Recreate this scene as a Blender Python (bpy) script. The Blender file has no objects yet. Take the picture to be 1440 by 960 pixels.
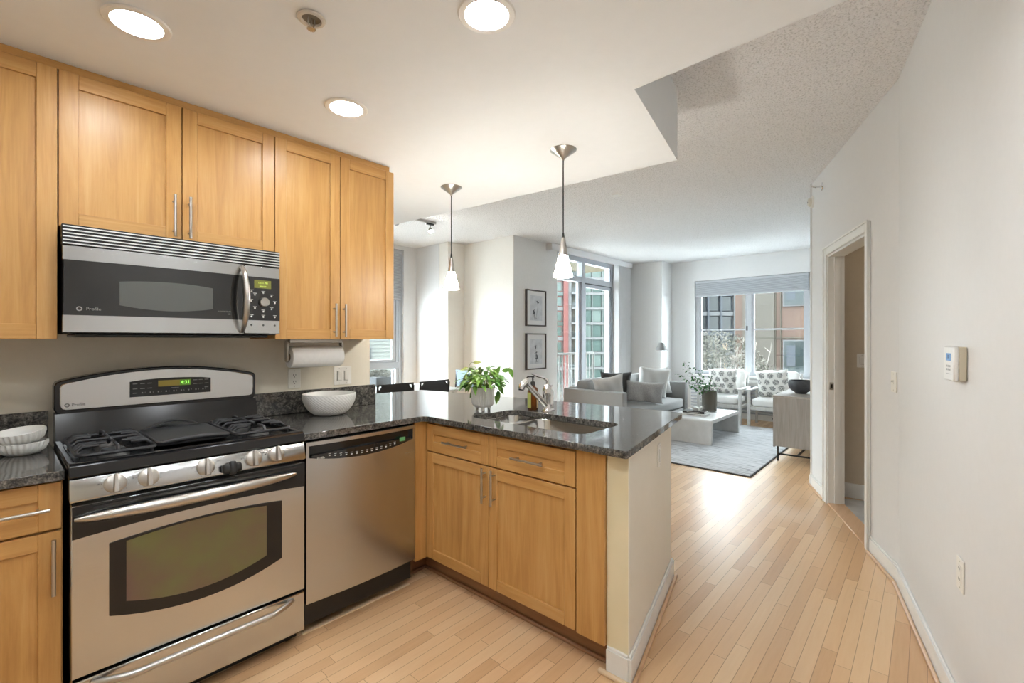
import bpy, bmesh, math, random
from mathutils import Matrix, Vector
random.seed(7)
C = bpy.context.scene.collection
PI = math.pi
R = math.radians

# ------------------------------------------------------------ camera, world, exposure
SC = bpy.context.scene
cam_d = bpy.data.cameras.new('camera'); cam = bpy.data.objects.new('camera', cam_d); C.objects.link(cam)
cam_d.sensor_width = 36; cam_d.lens = 652 / 1440 * 36; cam_d.shift_y = -2.5 / 1440
cam_d.clip_start = 0.02; cam_d.clip_end = 400
cam.location = (0, 0, 1.335); cam.rotation_euler = (PI / 2, 0, R(41.85 - 90))
SC.camera = cam
SC.view_settings.view_transform = 'Standard'; SC.view_settings.look = 'None'
SC.view_settings.gamma = 1; SC.view_settings.use_curve_mapping = False
SC.view_settings.exposure = 0.29
w = bpy.data.worlds.new('world'); SC.world = w; w.use_nodes = True
bg = w.node_tree.nodes['Background']
bg.inputs[0].default_value = (0.86, 0.93, 1.0, 1); bg.inputs[1].default_value = SKY = 29.0
CAN_E, PEND_E, TRACK_E = 92.0, 122.0, 600.0

# ------------------------------------------------------------ material helpers
def mat(name, col=(.8, .8, .8), rough=.5, metal=0, spec=.5, **k):
    m = bpy.data.materials.new(name); m.use_nodes = True
    b = m.node_tree.nodes['Principled BSDF']
    b.inputs['Base Color'].default_value = (*col, 1)
    b.inputs['Roughness'].default_value = rough; b.inputs['Metallic'].default_value = metal
    b.inputs['Specular IOR Level'].default_value = spec
    for a, v in k.items(): b.inputs[a.replace('_', ' ')].default_value = v
    return m
class NT:
    def __init__(s, m): s.t = m.node_tree; s.b = s.t.nodes['Principled BSDF']
    def n(s, typ, ins=None, **attr):
        x = s.t.nodes.new('ShaderNode' + typ)
        for a, v in attr.items(): setattr(x, a, v)
        for i, v in (ins or {}).items():
            if hasattr(v, 'is_output') or hasattr(v, 'links'): s.t.links.new(v, x.inputs[i])
            else: x.inputs[i].default_value = v
        return x
    def lk(s, a, b): s.t.links.new(a, b)
    def math(s, op, a, b=0, c=0): return s.n('Math', {0: a, 1: b, 2: c}, operation=op).outputs[0]
    def co(s, scale=(1, 1, 1)):
        tc = s.n('TexCoord'); mp = s.n('Mapping', {0: tc.outputs['Object']}); mp.inputs['Scale'].default_value = scale
        return mp.outputs[0]
    def ramp(s, fac, stops):
        r = s.n('ValToRGB', {0: fac}); e = r.color_ramp.elements
        while len(e) < len(stops): e.new(.5)
        for i, (p, c) in enumerate(stops): e[i].position = p; e[i].color = (*c, 1)
        return r.outputs[0]
    def bump(s, h, st=.2, dist=.01):
        b = s.n('Bump', {'Height': h, 'Strength': st, 'Distance': dist}); s.lk(b.outputs[0], s.b.inputs['Normal'])
def noisy(name, c1, c2, scale, rough=.5, bump=0, dist=.01, stretch=(1, 1, 1), detail=4, lo=.35, hi=.65, **k):
    m = mat(name, c1, rough, **k); t = NT(m)
    n = t.n('TexNoise', {'Vector': t.co(stretch), 'Scale': scale, 'Detail': detail})
    t.lk(t.ramp(n.outputs[0], [(lo, c1), (hi, c2)]), t.b.inputs['Base Color'])
    if bump: t.bump(n.outputs[0], bump, dist)
    return m
def wood(name, ax, dark, mid, light, rough=.36, g=1.0):
    m = mat(name, mid, rough); t = NT(m)
    st = [11, 11, 11]; st[ax] = .9
    n1 = t.n('TexNoise', {'Vector': t.co(tuple(st)), 'Scale': 2.2 * g, 'Detail': 6, 'Roughness': .6, 'Distortion': .8})
    st2 = [60, 60, 60]; st2[ax] = 2
    n2 = t.n('TexNoise', {'Vector': t.co(tuple(st2)), 'Scale': 3.0 * g, 'Detail': 3})
    n3 = t.n('TexNoise', {'Vector': t.co((1, 1, 1)), 'Scale': 2.6, 'Detail': 2})
    f = t.math('ADD', t.math('MULTIPLY', n1.outputs[0], .6), t.math('MULTIPLY', n2.outputs[0], .18))
    f = t.math('ADD', f, t.math('MULTIPLY', n3.outputs[0], .22))
    t.lk(t.ramp(f, [(.33, dark), (.5, mid), (.68, light)]), t.b.inputs['Base Color'])
    t.bump(n2.outputs[0], .03, .002)
    return m
def steel(name, col, rough=.28, ax=0, am=.05):
    m = mat(name, col, rough, 1.0); t = NT(m)
    st = [300, 300, 300]; st[ax] = 3
    n = t.n('TexNoise', {'Vector': t.co(tuple(st)), 'Scale': 1.0, 'Detail': 2})
    r = t.math('ADD', t.math('MULTIPLY', n.outputs[0], am * 2), rough - am); t.lk(r, t.b.inputs['Roughness'])
    return m
def emis(name, col, s):
    m = mat(name, (0, 0, 0), .5); b = m.node_tree.nodes['Principled BSDF']
    b.inputs['Base Color'].default_value = (.8, .8, .8, 1) if s > 5 else (.02, .02, .02, 1)
    b.inputs['Emission Color'].default_value = (*col, 1); b.inputs['Emission Strength'].default_value = s
    return m

M = {}
M['maple'] = wood('maple vertical', 2, (.45, .225, .066), (.57, .312, .100), (.64, .385, .150))
M['maple_x'] = wood('maple along x', 0, (.45, .225, .066), (.57, .312, .100), (.64, .385, .150))
M['maple_y'] = wood('maple along y', 1, (.45, .225, .066), (.57, .312, .100), (.64, .385, .150))
M['kick'] = wood('toe kick wood', 1, (.22, .10, .045), (.30, .15, .07), (.36, .19, .09), .45)
M['shoe'] = wood('shoe moulding', 0, (.52, .31, .17), (.62, .39, .23), (.68, .45, .28), .35)
M['shoe_light'] = mat('pale shoe moulding', (.72, .55, .36), .4)
M['wall'] = noisy('wall paint', (.74, .742, .745), (.75, .752, .755), 30, .6, .02, .002)
M['wall_kitchen'] = noisy('kitchen wall paint', (.70, .645, .54), (.715, .66, .555), 30, .6, .02, .002)
M['wall_cool'] = noisy('grey wall paint', (.71, .71, .705), (.73, .73, .725), 30, .6, .02, .002)
M['wall_cream'] = noisy('cream wall paint', (.80, .775, .725), (.81, .785, .735), 30, .6, .02, .002)
M['wall_end'] = noisy('cream end wall paint', (.79, .745, .66), (.80, .755, .67), 20, .6, .02, .002)
M['wall_pony'] = noisy('yellowed cream paint', (.76, .68, .46), (.79, .71, .50), 6, .6, .03, .003)
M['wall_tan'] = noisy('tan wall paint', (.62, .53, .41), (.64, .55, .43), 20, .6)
M['trim'] = mat('white trim paint', (.82, .82, .80), .35)
M['ceil_k'] = noisy('kitchen ceiling paint', (.80, .825, .85), (.81, .835, .86), 20, .7)
m = mat('popcorn ceiling', (.74, .74, .735), .9); t = NT(m)
n = t.n('TexNoise', {'Vector': t.co(), 'Scale': 95, 'Detail': 3, 'Roughness': .7})
v = t.n('TexVoronoi', {'Vector': t.co(), 'Scale': 75})
t.lk(t.ramp(n.outputs[0], [(.36, (.66, .66, .66)), (.47, (.87, .87, .88)), (.7, (.91, .91, .92))]), t.b.inputs['Base Color'])
t.bump(t.math('ADD', n.outputs[0], v.outputs[0]), .7, .012); M['ceil_l'] = m
# plank floor: boards run along x
m = mat('maple plank floor', (.6, .4, .25), .3); t = NT(m)
tc = t.n('TexCoord'); sp = t.n('SeparateXYZ', {0: tc.outputs['Object']})
yr = t.math('DIVIDE', sp.outputs[1], .057); row = t.math('FLOOR', yr)
rw = t.n('TexWhiteNoise', {'W': row}, noise_dimensions='1D').outputs[0]
xs = t.math('ADD', t.math('DIVIDE', sp.outputs[0], .78), t.math('MULTIPLY', rw, 9.0)); seg = t.math('FLOOR', xs)
cmb = t.n('CombineXYZ', {0: row, 1: seg})
pid = t.n('TexWhiteNoise', {0: cmb.outputs[0]}, noise_dimensions='3D').outputs[0]
off = t.n('CombineXYZ', {0: t.math('MULTIPLY', pid, 37.0), 1: t.math('MULTIPLY', pid, 11.0), 2: 0.0})
va = t.n('VectorMath', {0: tc.outputs['Object'], 1: off.outputs[0]}, operation='ADD')
mp = t.n('Mapping', {0: va.outputs[0]}); mp.inputs['Scale'].default_value = (1.4, 16, 1)
g = t.n('TexNoise', {'Vector': mp.outputs[0], 'Scale': 3, 'Detail': 7, 'Roughness': .62, 'Distortion': .6}).outputs[0]
f = t.math('ADD', t.math('MULTIPLY', pid, .62), t.math('MULTIPLY', g, .42))
colr = t.ramp(f, [(.12, (.56, .33, .17)), (.4, (.645, .41, .225)), (.65, (.70, .465, .265)), (.92, (.75, .54, .33))])
fy = t.math('FRACT', yr); fx = t.math('FRACT', xs)
ey = t.math('MINIMUM', fy, t.math('SUBTRACT', 1.0, fy)); ex = t.math('MINIMUM', fx, t.math('SUBTRACT', 1.0, fx))
gap = t.math('MAXIMUM', t.math('LESS_THAN', ey, .022), t.math('LESS_THAN', ex, .0016))
mx = t.n('Mix', data_type='RGBA'); t.lk(t.math('MULTIPLY', gap, .6), mx.inputs[0]); t.lk(colr, mx.inputs[6]); mx.inputs[7].default_value = (.20, .095, .045, 1)
t.lk(mx.outputs[2], t.b.inputs['Base Color'])
t.lk(t.math('ADD', .22, t.math('MULTIPLY', g, .2)), t.b.inputs['Roughness'])
t.bump(t.math('SUBTRACT', t.math('MULTIPLY', g, .1), gap), .25, .002); M['floor'] = m
# granite
m = mat('dark granite', (.03, .03, .03), .07, spec=.6); t = NT(m)
n = t.n('TexNoise', {'Vector': t.co(), 'Scale': 90, 'Detail': 8, 'Roughness': .75})
n2 = t.n('TexNoise', {'Vector': t.co((1, 2.2, 1)), 'Scale': 22, 'Detail': 5, 'Distortion': 2.0})
v = t.n('TexVoronoi', {'Vector': t.co(), 'Scale': 220})
f = t.math('ADD', t.math('MULTIPLY', n.outputs[0], .6), t.math('MULTIPLY', n2.outputs[0], .4))
f = t.math('ADD', f, t.math('MULTIPLY', v.outputs[0], .12))
t.lk(t.ramp(f, [(.42, (.010, .010, .011)), (.51, (.038, .037, .036)), (.59, (.10, .093, .083)), (.70, (.22, .205, .185))]), t.b.inputs['Base Color'])
M['granite'] = m
M['steel'] = steel('brushed steel', (.56, .572, .578), .22, 0)
M['steel_dw'] = mat('dishwasher steel', (.53, .54, .545), .27, 1.0)
M['chrome'] = mat('chrome', (.75, .75, .76), .07, 1)
M['nickel'] = mat('satin nickel', (.52, .50, .47), .28, 1)
M['sink'] = steel('sink steel', (.66, .655, .64), .16, 1, .04)
M['black'] = mat('black enamel', (.009, .009, .010), .16)
M['black_matte'] = mat('black cast iron', (.022, .022, .025), .42)
M['black_plastic'] = mat('black plastic', (.012, .012, .012), .35)
M['black_glass'] = mat('black glass', (.012, .012, .012), .04, spec=.7)
m = noisy('oven window glass', (.15, .145, .06), (.16, .095, .075), 5, .08, 0, lo=.35, hi=.65); M['oven_glass'] = m  # olive and brown reflection tones put into the glass colour
M['mw_window'] = mat('microwave window mesh', (.10, .105, .10), .10)
M['display'] = emis('amber display', (.28, .20, .02), .45)
M['mw_display'] = emis('green microwave display', (.30, .30, .02), .5)
M['digits'] = emis('green digits', (.35, 1, .12), 1.3)
M['dw_lcd'] = emis('green dishwasher display', (.15, .5, .15), .35)
M['white_print'] = mat('white print', (.6, .6, .58), .5)
M['grey_print'] = mat('grey print', (.12, .12, .12), .5)
M['ceramic'] = mat('white ceramic', (.80, .79, .76), .25)
M['stone_bowl'] = mat('white ribbed stoneware', (.78, .77, .74), .35)
m = mat('diamond textured ceramic', (.83, .82, .79), .45); t = NT(m)
M['diamond'] = m
M['plate'] = mat('ivory switch plate', (.80, .78, .73), .35)
M['plate_slot'] = mat('outlet slot', (.05, .045, .04), .5)
M['paper'] = noisy('paper towel', (.84, .84, .83), (.87, .87, .86), 60, .9, .15, .002)
M['card'] = mat('cardboard core', (.42, .34, .24), .8)
M['leaf'] = noisy('pothos leaf', (.055, .19, .025), (.20, .36, .06), 14, .35)
M['leaf_y'] = mat('yellow green leaf', (.42, .46, .13), .4)
M['stem'] = mat('plant stem', (.20, .24, .06), .5)
M['euc'] = noisy('dark eucalyptus leaf', (.03, .10, .035), (.07, .19, .06), 30, .9, spec=.15)
M['twig'] = mat('twig', (.09, .06, .04), .6)
M['soil'] = noisy('potting soil', (.04, .025, .015), (.12, .08, .05), 60, .9, .5)
M['amber'] = mat('amber bottle', (.16, .045, .008), .08, Transmission_Weight=.35)
M['label_g'] = mat('green label', (.42, .46, .13), .5)
m = noisy('light grey sofa fabric', (.29, .288, .283), (.34, .337, .33), 350, .95, .25, .002); M['sofa'] = m
M['sofa_dark'] = noisy('grey sofa arm fabric', (.19, .186, .18), (.23, .226, .22), 350, .95, .25, .002)
M['pillow_w'] = noisy('white linen', (.54, .535, .525), (.62, .615, .60), 200, .95, .3, .003)
M['pillow_g'] = noisy('grey woven linen', (.30, .295, .29), (.44, .435, .43), 120, .95, .4, .003)
M['pillow_d'] = noisy('charcoal fabric', (.055, .055, .055), (.085, .085, .085), 200, .95, .3, .003)
M['boucle'] = noisy('white upholstery', (.72, .71, .69), (.78, .77, .75), 150, .95, .3, .003)
# block-print cushion: dark flowers in staggered rows
m = mat('flower block print', (.8, .79, .76), .9); t = NT(m)
tc = t.n('TexCoord'); sp = t.n('SeparateXYZ', {0: tc.outputs['Object']})
k = .125
ry = t.math('DIVIDE', sp.outputs[2], k * .8); rr = t.math('FLOOR', ry)
odd = t.math('MULTIPLY', t.math('FLOORED_MODULO', rr, 2.0), .5)
rx = t.math('ADD', t.math('DIVIDE', sp.outputs[1], k), odd)
ux = t.math('SUBTRACT', t.math('FRACT', rx), .5); uy = t.math('SUBTRACT', t.math('FRACT', ry), .5)
uy = t.math('MULTIPLY', uy, .8)
d = t.math('SQRT', t.math('ADD', t.math('MULTIPLY', ux, ux), t.math('MULTIPLY', uy, uy)))
an = t.math('ARCTAN2', uy, ux); pet = t.math('MULTIPLY', t.math('COSINE', t.math('MULTIPLY', an, 7.0)), .035)
ins = t.math('LESS_THAN', d, t.math('ADD', .33, pet))
nz = t.n('TexNoise', {'Vector': t.co(), 'Scale': 130, 'Detail': 2}).outputs[0]
core = t.math('GREATER_THAN', nz, .47); fl = t.math('MULTIPLY', ins, core)
mx = t.n('Mix', data_type='RGBA'); t.lk(t.math('MULTIPLY', fl, .92), mx.inputs[0]); mx.inputs[6].default_value = (.72, .71, .68, 1); mx.inputs[7].default_value = (.045, .045, .05, 1)
t.lk(mx.outputs[2], t.b.inputs['Base Color']); M['print'] = m
M['frame_w'] = wood('whitewashed chair wood', 2, (.46, .45, .43), (.56, .55, .53), (.64, .63, .61), .55)
M['table_w'] = noisy('white plaster table', (.56, .56, .55), (.61, .61, .60), 12, .5, .05)
M['grey_wood'] = wood('grey oak veneer', 2, (.19, .165, .145), (.27, .24, .215), (.34, .31, .28), .5)
M['rug'] = None
m = mat('pale striped rug', (.6, .62, .65), .95); t = NT(m)
wv = t.n('TexWave', {'Vector': t.co((7.5, 1.0, 1)), 'Scale': 1.0, 'Distortion': 9.0, 'Detail': 4, 'Detail Scale': .9}, wave_type='BANDS', bands_direction='X')
nn = t.n('TexNoise', {'Vector': t.co((14, 1.5, 1)), 'Scale': 2.4, 'Detail': 5, 'Roughness': .7})
f = t.math('ADD', t.math('MULTIPLY', wv.outputs[0], .22), t.math('MULTIPLY', nn.outputs[0], .8))
t.lk(t.ramp(f, [(.33, (.13, .135, .15)), (.40, (.38, .39, .41)), (.47, (.58, .59, .61)), (.8, (.66, .665, .68))]), t.b.inputs['Base Color'])
fz = t.n('TexNoise', {'Vector': t.co(), 'Scale': 240, 'Detail': 2}); t.bump(fz.outputs[0], .6, .006); M['rug'] = m
M['rug_edge'] = mat('dark rug binding', (.05, .045, .045), .9)
M['black_metal'] = mat('black metal', (.012, .012, .012), .4)
M['black_leather'] = mat('black leather', (.015, .015, .016), .35)
M['bluegrey'] = mat('blue grey cushion', (.27, .36, .47), .8)
M['charcoal_bowl'] = noisy('charcoal ceramic', (.035, .036, .04), (.06, .06, .065), 20, .55)
M['smoke_glass'] = mat('smoked glass', (.22, .205, .175), .08, Transmission_Weight=.55, IOR=1.3)
M['frame_d'] = mat('dark wood frame', (.05, .038, .032), .4)
M['mat_board'] = mat('white mat board', (.72, .73, .74), .6)
M['sketch'] = noisy('pale blue grey print paper', (.50, .53, .57), (.62, .65, .69), 14, .7)
M['ink'] = mat('ink marks', (.10, .11, .13), .7)
M['alu'] = mat('window aluminium', (.40, .42, .455), .4, .3)
M['alu_w'] = mat('white window frame', (.46, .48, .51), .4)
M['alu_d'] = mat('dark window gasket', (.06, .06, .065), .5)
m = mat('pleated shade fabric', (.42, .44, .47), .85); t = NT(m)
wv = t.n('TexWave', {'Vector': t.co((1, 1, 1)), 'Scale': 16.0}, wave_type='BANDS', bands_direction='Z')
t.lk(t.ramp(wv.outputs[0], [(0, (.34, .36, .39)), (1, (.50, .52, .55))]), t.b.inputs['Base Color']); t.bump(wv.outputs[0], .5, .01); M['shade'] = m
M['blind'] = mat('white vertical blind', (.72, .73, .75), .7)
M['lampshade'] = mat('grey lamp shade', (.13, .125, .12), .5)
M['tile'] = noisy('grey marble tile', (.42, .42, .42), (.66, .66, .66), 5, .3, 0, detail=8, lo=.3, hi=.7)
def glass(name, tint, refl):
    m = bpy.data.materials.new(name); m.use_nodes = True; T = m.node_tree; T.nodes.clear()
    o = T.nodes.new('ShaderNodeOutputMaterial'); a = T.nodes.new('ShaderNodeBsdfTransparent'); a.inputs[0].default_value = (*tint, 1)
    g_ = T.nodes.new('ShaderNodeBsdfGlossy'); g_.inputs['Roughness'].default_value = .01
    lw = T.nodes.new('ShaderNodeLayerWeight'); lw.inputs[0].default_value = .5
    p_ = T.nodes.new('ShaderNodeMath'); p_.operation = 'POWER'; T.links.new(lw.outputs['Facing'], p_.inputs[0]); p_.inputs[1].default_value = 4
    f_ = T.nodes.new('ShaderNodeMath'); f_.operation = 'MULTIPLY_ADD'; T.links.new(p_.outputs[0], f_.inputs[0]); f_.inputs[1].default_value = .8; f_.inputs[2].default_value = refl
    x = T.nodes.new('ShaderNodeMixShader'); T.links.new(f_.outputs[0], x.inputs[0]); T.links.new(a.outputs[0], x.inputs[1]); T.links.new(g_.outputs[0], x.inputs[2])
    T.links.new(x.outputs[0], o.inputs[0]); return m
M['glass'] = glass('window glass', (.93, .96, .95), .05)
M['pend_glass'] = emis('lit frosted pendant glass', (1, .945, .85), PEND_E)
M['can_lens'] = emis('lit recessed lens', (.92, .97, 1.0), CAN_E)
M['bulb'] = emis('lit spot bulb', (1, .95, .86), TRACK_E)
M['glass_bulb'] = mat('unlit spot bulb', (.45, .45, .46), .1, .5)

# ------------------------------------------------------------ mesh helpers
class MB:
    def __init__(s): s.bm = bmesh.new()
    def _merge(s, b2, mi=0, T=None):
        if T is not None: b2.transform(T)
        vm = {v: s.bm.verts.new(v.co) for v in b2.verts}
        for f in b2.faces:
            try: nf = s.bm.faces.new([vm[v] for v in f.verts]); nf.material_index = mi
            except ValueError: pass
        b2.free(); return s
    def box(s, x0, y0, z0, x1, y1, z1, b=0, mi=0, T=None, seg=1):
        b2 = bmesh.new(); bmesh.ops.create_cube(b2, size=1)
        for v in b2.verts:
            v.co = Vector(((x0 + x1) / 2 + v.co.x * (x1 - x0), (y0 + y1) / 2 + v.co.y * (y1 - y0), (z0 + z1) / 2 + v.co.z * (z1 - z0)))
        if b: bmesh.ops.bevel(b2, geom=b2.edges[:], offset=b, segments=seg, affect='EDGES', profile=.5)
        return s._merge(b2, mi, T)
    def poly(s, pts, mi=0):
        f = s.bm.faces.new([s.bm.verts.new(p) for p in pts]); f.material_index = mi; return s
    def prism(s, pts, z0, z1, T=None, mi=0, b=0, holes=(), bseg=1):
        """polygon in xy extruded z0..z1, optional holes and bevelled rim"""
        b2 = bmesh.new()
        if not holes:
            bot = [b2.verts.new((x, y, z0)) for x, y in pts]; f = b2.faces.new(bot)
            r = bmesh.ops.extrude_face_region(b2, geom=[f])
        else:
            es = []
            for lp in [pts] + list(holes):
                vs = [b2.verts.new((x, y, z0)) for x, y in lp]
                es += [b2.edges.new((vs[i], vs[(i + 1) % len(vs)])) for i in range(len(vs))]
            bmesh.ops.triangle_fill(b2, use_beauty=True, edges=es)
            r = bmesh.ops.extrude_face_region(b2, geom=b2.faces[:])
        for g_ in r['geom']:
            if isinstance(g_, bmesh.types.BMVert): g_.co.z = z1
        bmesh.ops.recalc_face_normals(b2, faces=b2.faces[:])
        if b:
            ed = [e for e in b2.edges if len(e.link_faces) == 2 and e.calc_face_angle(0) > 1.0]
            bmesh.ops.bevel(b2, geom=ed, offset=b, segments=bseg, affect='EDGES', profile=.5)
        return s._merge(b2, mi, T)
    def lathe(s, prof, n=32, T=None, mi=0, close=True):
        b2 = bmesh.new(); rings = []
        for r, z in prof:
            if r <= 1e-6: rings.append([b2.verts.new((0, 0, z))])
            else: rings.append([b2.verts.new((r * math.cos(2 * PI * i / n), r * math.sin(2 * PI * i / n), z)) for i in range(n)])
        for a, b in zip(rings, rings[1:]):
            for i in range(n):
                j = (i + 1) % n
                if len(a) == 1 and len(b) == 1: continue
                if len(a) == 1: b2.faces.new([a[0], b[j], b[i]])
                elif len(b) == 1: b2.faces.new([a[i], a[j], b[0]])
                else: b2.faces.new([a[i], a[j], b[j], b[i]])
        if close:
            for rg in (rings[0], rings[-1]):
                if len(rg) > 1: b2.faces.new(rg)
        bmesh.ops.recalc_face_normals(b2, faces=b2.faces[:])
        return s._merge(b2, mi, T)
    def tube(s, pts, r, n=10, mi=0, T=None, flat=1.0, caps=True):
        pts = [Vector(p) for p in pts]; b2 = bmesh.new(); rings = []
        rs = r if isinstance(r, (list, tuple)) else [r] * len(pts)
        up = Vector((0, 0, 1)); prev = None
        for i, p in enumerate(pts):
            d = (pts[min(i + 1, len(pts) - 1)] - pts[max(i - 1, 0)]).normalized()
            if prev is None:
                a = up if abs(d.z) < .9 else Vector((1, 0, 0)); u = d.cross(a).normalized()
            else: u = (prev - d * prev.dot(d)).normalized()
            prev = u; v_ = d.cross(u)
            rings.append([b2.verts.new(p + u * math.cos(2 * PI * k / n) * rs[i] + v_ * math.sin(2 * PI * k / n) * rs[i] * flat) for k in range(n)])
        for a, b in zip(rings, rings[1:]):
            for k in range(n): b2.faces.new([a[k], a[(k + 1) % n], b[(k + 1) % n], b[k]])
        if caps: b2.faces.new(rings[0][::-1]); b2.faces.new(rings[-1])
        return s._merge(b2, mi, T)
    def cyl(s, p0, p1, r, n=20, mi=0, T=None): return s.tube([p0, p1], r, n, mi, T)
    def grid(s, fn, nu, nv, mi=0, T=None, wrapu=False):
        b2 = bmesh.new(); g_ = [[b2.verts.new(fn(i / nu, j / nv)) for j in range(nv + 1)] for i in range(nu + (0 if wrapu else 1))]
        L = len(g_)
        for i in range(nu):
            for j in range(nv): b2.faces.new([g_[i][j], g_[(i + 1) % L][j], g_[(i + 1) % L][j + 1], g_[i][j + 1]])
        return s._merge(b2, mi, T)
MW = {}
def mesh_of(name, bm, mats, angle=38):
    me = bpy.data.meshes.new(name); bm.to_mesh(me); bm.free()
    for x in (mats if isinstance(mats, (list, tuple)) else [mats]): me.materials.append(M[x] if isinstance(x, str) else x)
    me.shade_smooth(); me.set_sharp_from_angle(angle=R(angle))
    return me
def obj(name, mb, mats, parent=None, label=None, angle=38):
    """mesh given in world coordinates; parented meshes are brought into their thing's frame"""
    bmesh.ops.remove_doubles(mb.bm, verts=mb.bm.verts[:], dist=1e-6) if False else None
    if parent is not None: mb.bm.transform(MW[parent.name].inverted())
    o = bpy.data.objects.new(name, mesh_of(name, mb.bm, mats, angle)); C.objects.link(o)
    if parent is not None: o.parent = parent; MW[o.name] = MW[parent.name]
    else: MW[o.name] = Matrix()
    if label: o['label'] = label
    return o
def thing(name, label, cat, loc, rz=0, group=None, rx=0, ry=0):
    o = bpy.data.objects.new(name, None); C.objects.link(o); o.empty_display_size = .1
    o.location = loc; o.rotation_euler = (rx, ry, rz)
    MW[o.name] = Matrix.Translation(loc) @ Matrix.Rotation(rz, 4, 'Z') @ Matrix.Rotation(ry, 4, 'Y') @ Matrix.Rotation(rx, 4, 'X')
    if label: o['label'] = label
    if cat: o['category'] = cat
    if group: o['group'] = group
    return o
def single(name, mb, mats, label, cat, loc, group=None, rz=0, angle=38, rx=0, ry=0):
    """one-mesh thing, mesh in its LOCAL frame, origin at loc"""
    o = bpy.data.objects.new(name, mesh_of(name, mb.bm, mats, angle)); C.objects.link(o)
    o.location = loc; o.rotation_euler = (rx, ry, rz); o['label'] = label; o['category'] = cat
    if group: o['group'] = group
    MW[o.name] = Matrix.Translation(loc) @ Matrix.Rotation(rz, 4, 'Z') @ Matrix.Rotation(ry, 4, 'Y') @ Matrix.Rotation(rx, 4, 'X')
    return o
def lobj(name, mb, mats, parent, label=None, angle=38):
    """part with mesh already in the thing's LOCAL frame"""
    o = bpy.data.objects.new(name, mesh_of(name, mb.bm, mats, angle)); C.objects.link(o); o.parent = parent; MW[o.name] = MW[parent.name]
    if label: o['label'] = label
    return o
def struct(name, mb, mats, angle=38):
    o = obj(name, mb, mats, None, None, angle); o['kind'] = 'structure'; return o
def sthing(name, loc=(0, 0, 0)):
    o = thing(name, None, None, loc); o['kind'] = 'structure'; return o
def copy_tree(root, loc, rz=None, label=None, group=None):
    def cp(o, par):
        c = o.copy(); C.objects.link(c); c.parent = par
        MW[c.name] = MW.get(par.name if par else '', Matrix())
        for ch in [k_ for k_ in bpy.data.objects if k_.parent == o]: cp(ch, c)
        return c
    r = cp(root, None); r.location = loc
    if rz is not None: r.rotation_euler[2] = rz
    if label: r['label'] = label
    if group: r['group'] = group
    return r
def text_mb(mb, s, size, T, depth=.0004, mi=0, align='CENTER'):
    cu = bpy.data.curves.new('t', 'FONT'); cu.body = s; cu.size = size; cu.align_x = align; cu.align_y = 'CENTER'; cu.extrude = depth; cu.resolution_u = 3
    o = bpy.data.objects.new('t', cu); me = bpy.data.meshes.new_from_object(o)
    b2 = bmesh.new(); b2.from_mesh(me); mb._merge(b2, mi, T)
    bpy.data.objects.remove(o); bpy.data.curves.remove(cu); bpy.data.meshes.remove(me)
def face_my(x, y, z):   # text/relief frame on a face looking towards -y
    return Matrix.Translation((x, y, z)) @ Matrix.Rotation(PI / 2, 4, 'X')
def face_mx(x, y, z):   # on a face looking towards -x
    return Matrix.Translation((x, y, z)) @ Matrix.Rotation(-PI / 2, 4, 'Z') @ Matrix.Rotation(PI / 2, 4, 'X')
def rrect(x0, y0, x1, y1, r, n=5):
    p = []
    for cx, cy, a in ((x1 - r, y1 - r, 0), (x0 + r, y1 - r, 90), (x0 + r, y0 + r, 180), (x1 - r, y0 + r, 270)):
        for i in range(n + 1): q = R(a + 90 * i / n); p.append((cx + r * math.cos(q), cy + r * math.sin(q)))
    return p
def wall_x(name, x, y0, y1, z0, z1, th, m_, openings=()):
    """wall in plane x (faces -x), body x..x+th; openings = (ya, yb, za, zb)"""
    mb = MB(); ys = sorted([y0, y1]); cur = ys[0]
    for (a, b, c_, d_) in sorted(openings):
        mb.box(x, cur, z0, x + th, a, z1)
        if c_ > z0: mb.box(x, a, z0, x + th, b, c_)
        if d_ < z1: mb.box(x, a, d_, x + th, b, z1)
        cur = b
    mb.box(x, cur, z0, x + th, ys[1], z1)
    return struct(name, mb, m_)
def wall_y(name, y, x0, x1, z0, z1, th, m_, openings=()):
    mb = MB(); cur = x0
    for (a, b, c_, d_) in sorted(openings):
        mb.box(cur, y, z0, a, y + th, z1)
        if c_ > z0: mb.box(a, y, z0, b, y + th, c_)
        if d_ < z1: mb.box(a, y, d_, b, y + th, z1)
        cur = b
    mb.box(cur, y, z0, x1, y + th, z1)
    return struct(name, mb, m_)
# ============================================================ THE SETTING
HK, HL = 2.365, 2.76
W0 = Vector((3.29, .115)); A1 = math.atan2(.685, 1.74); A2 = math.atan2(.173, .89)
T1 = Matrix.Translation((W0.x, W0.y, 0)) @ Matrix.Rotation(A1, 4, 'Z')      # door wall frame: +x along the wall, +y into the room
T2 = Matrix.Translation((W0.x, W0.y, 0)) @ Matrix.Rotation(A2, 4, 'Z')      # near right wall frame, runs to -x
SHELL = [(-1.5, -2.2), (8.7, -2.2), (8.7, 4.43), (4.94, 4.43), (4.94, 6.15), (-1.5, 6.15)]
f = MB().prism(SHELL, -.12, 0); struct('floor', f, 'floor')
tl = MB().prism([tuple((T1 @ Vector(p))[:2]) for p in ((.30, -.03, 0), (1.50, -.03, 0), (1.50, -1.6, 0), (.30, -1.6, 0))], 0, .006)
struct('floor_hall', tl, 'tile')
mb = MB().box(.475, -.115, 0, 1.325, .005, .012, .003, T=T1); struct('trim_threshold', mb, 'shoe')
mb = MB().prism([(-1.3, -1.2), (1.70, -1.2), (1.728, .2), (1.757, .898), (2.614, 1.068), (2.455, 2.826), (2.39, 3.6), (1.645, 3.6), (1.645, 2.72), (-1.3, 2.72)], HK, HL)
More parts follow.
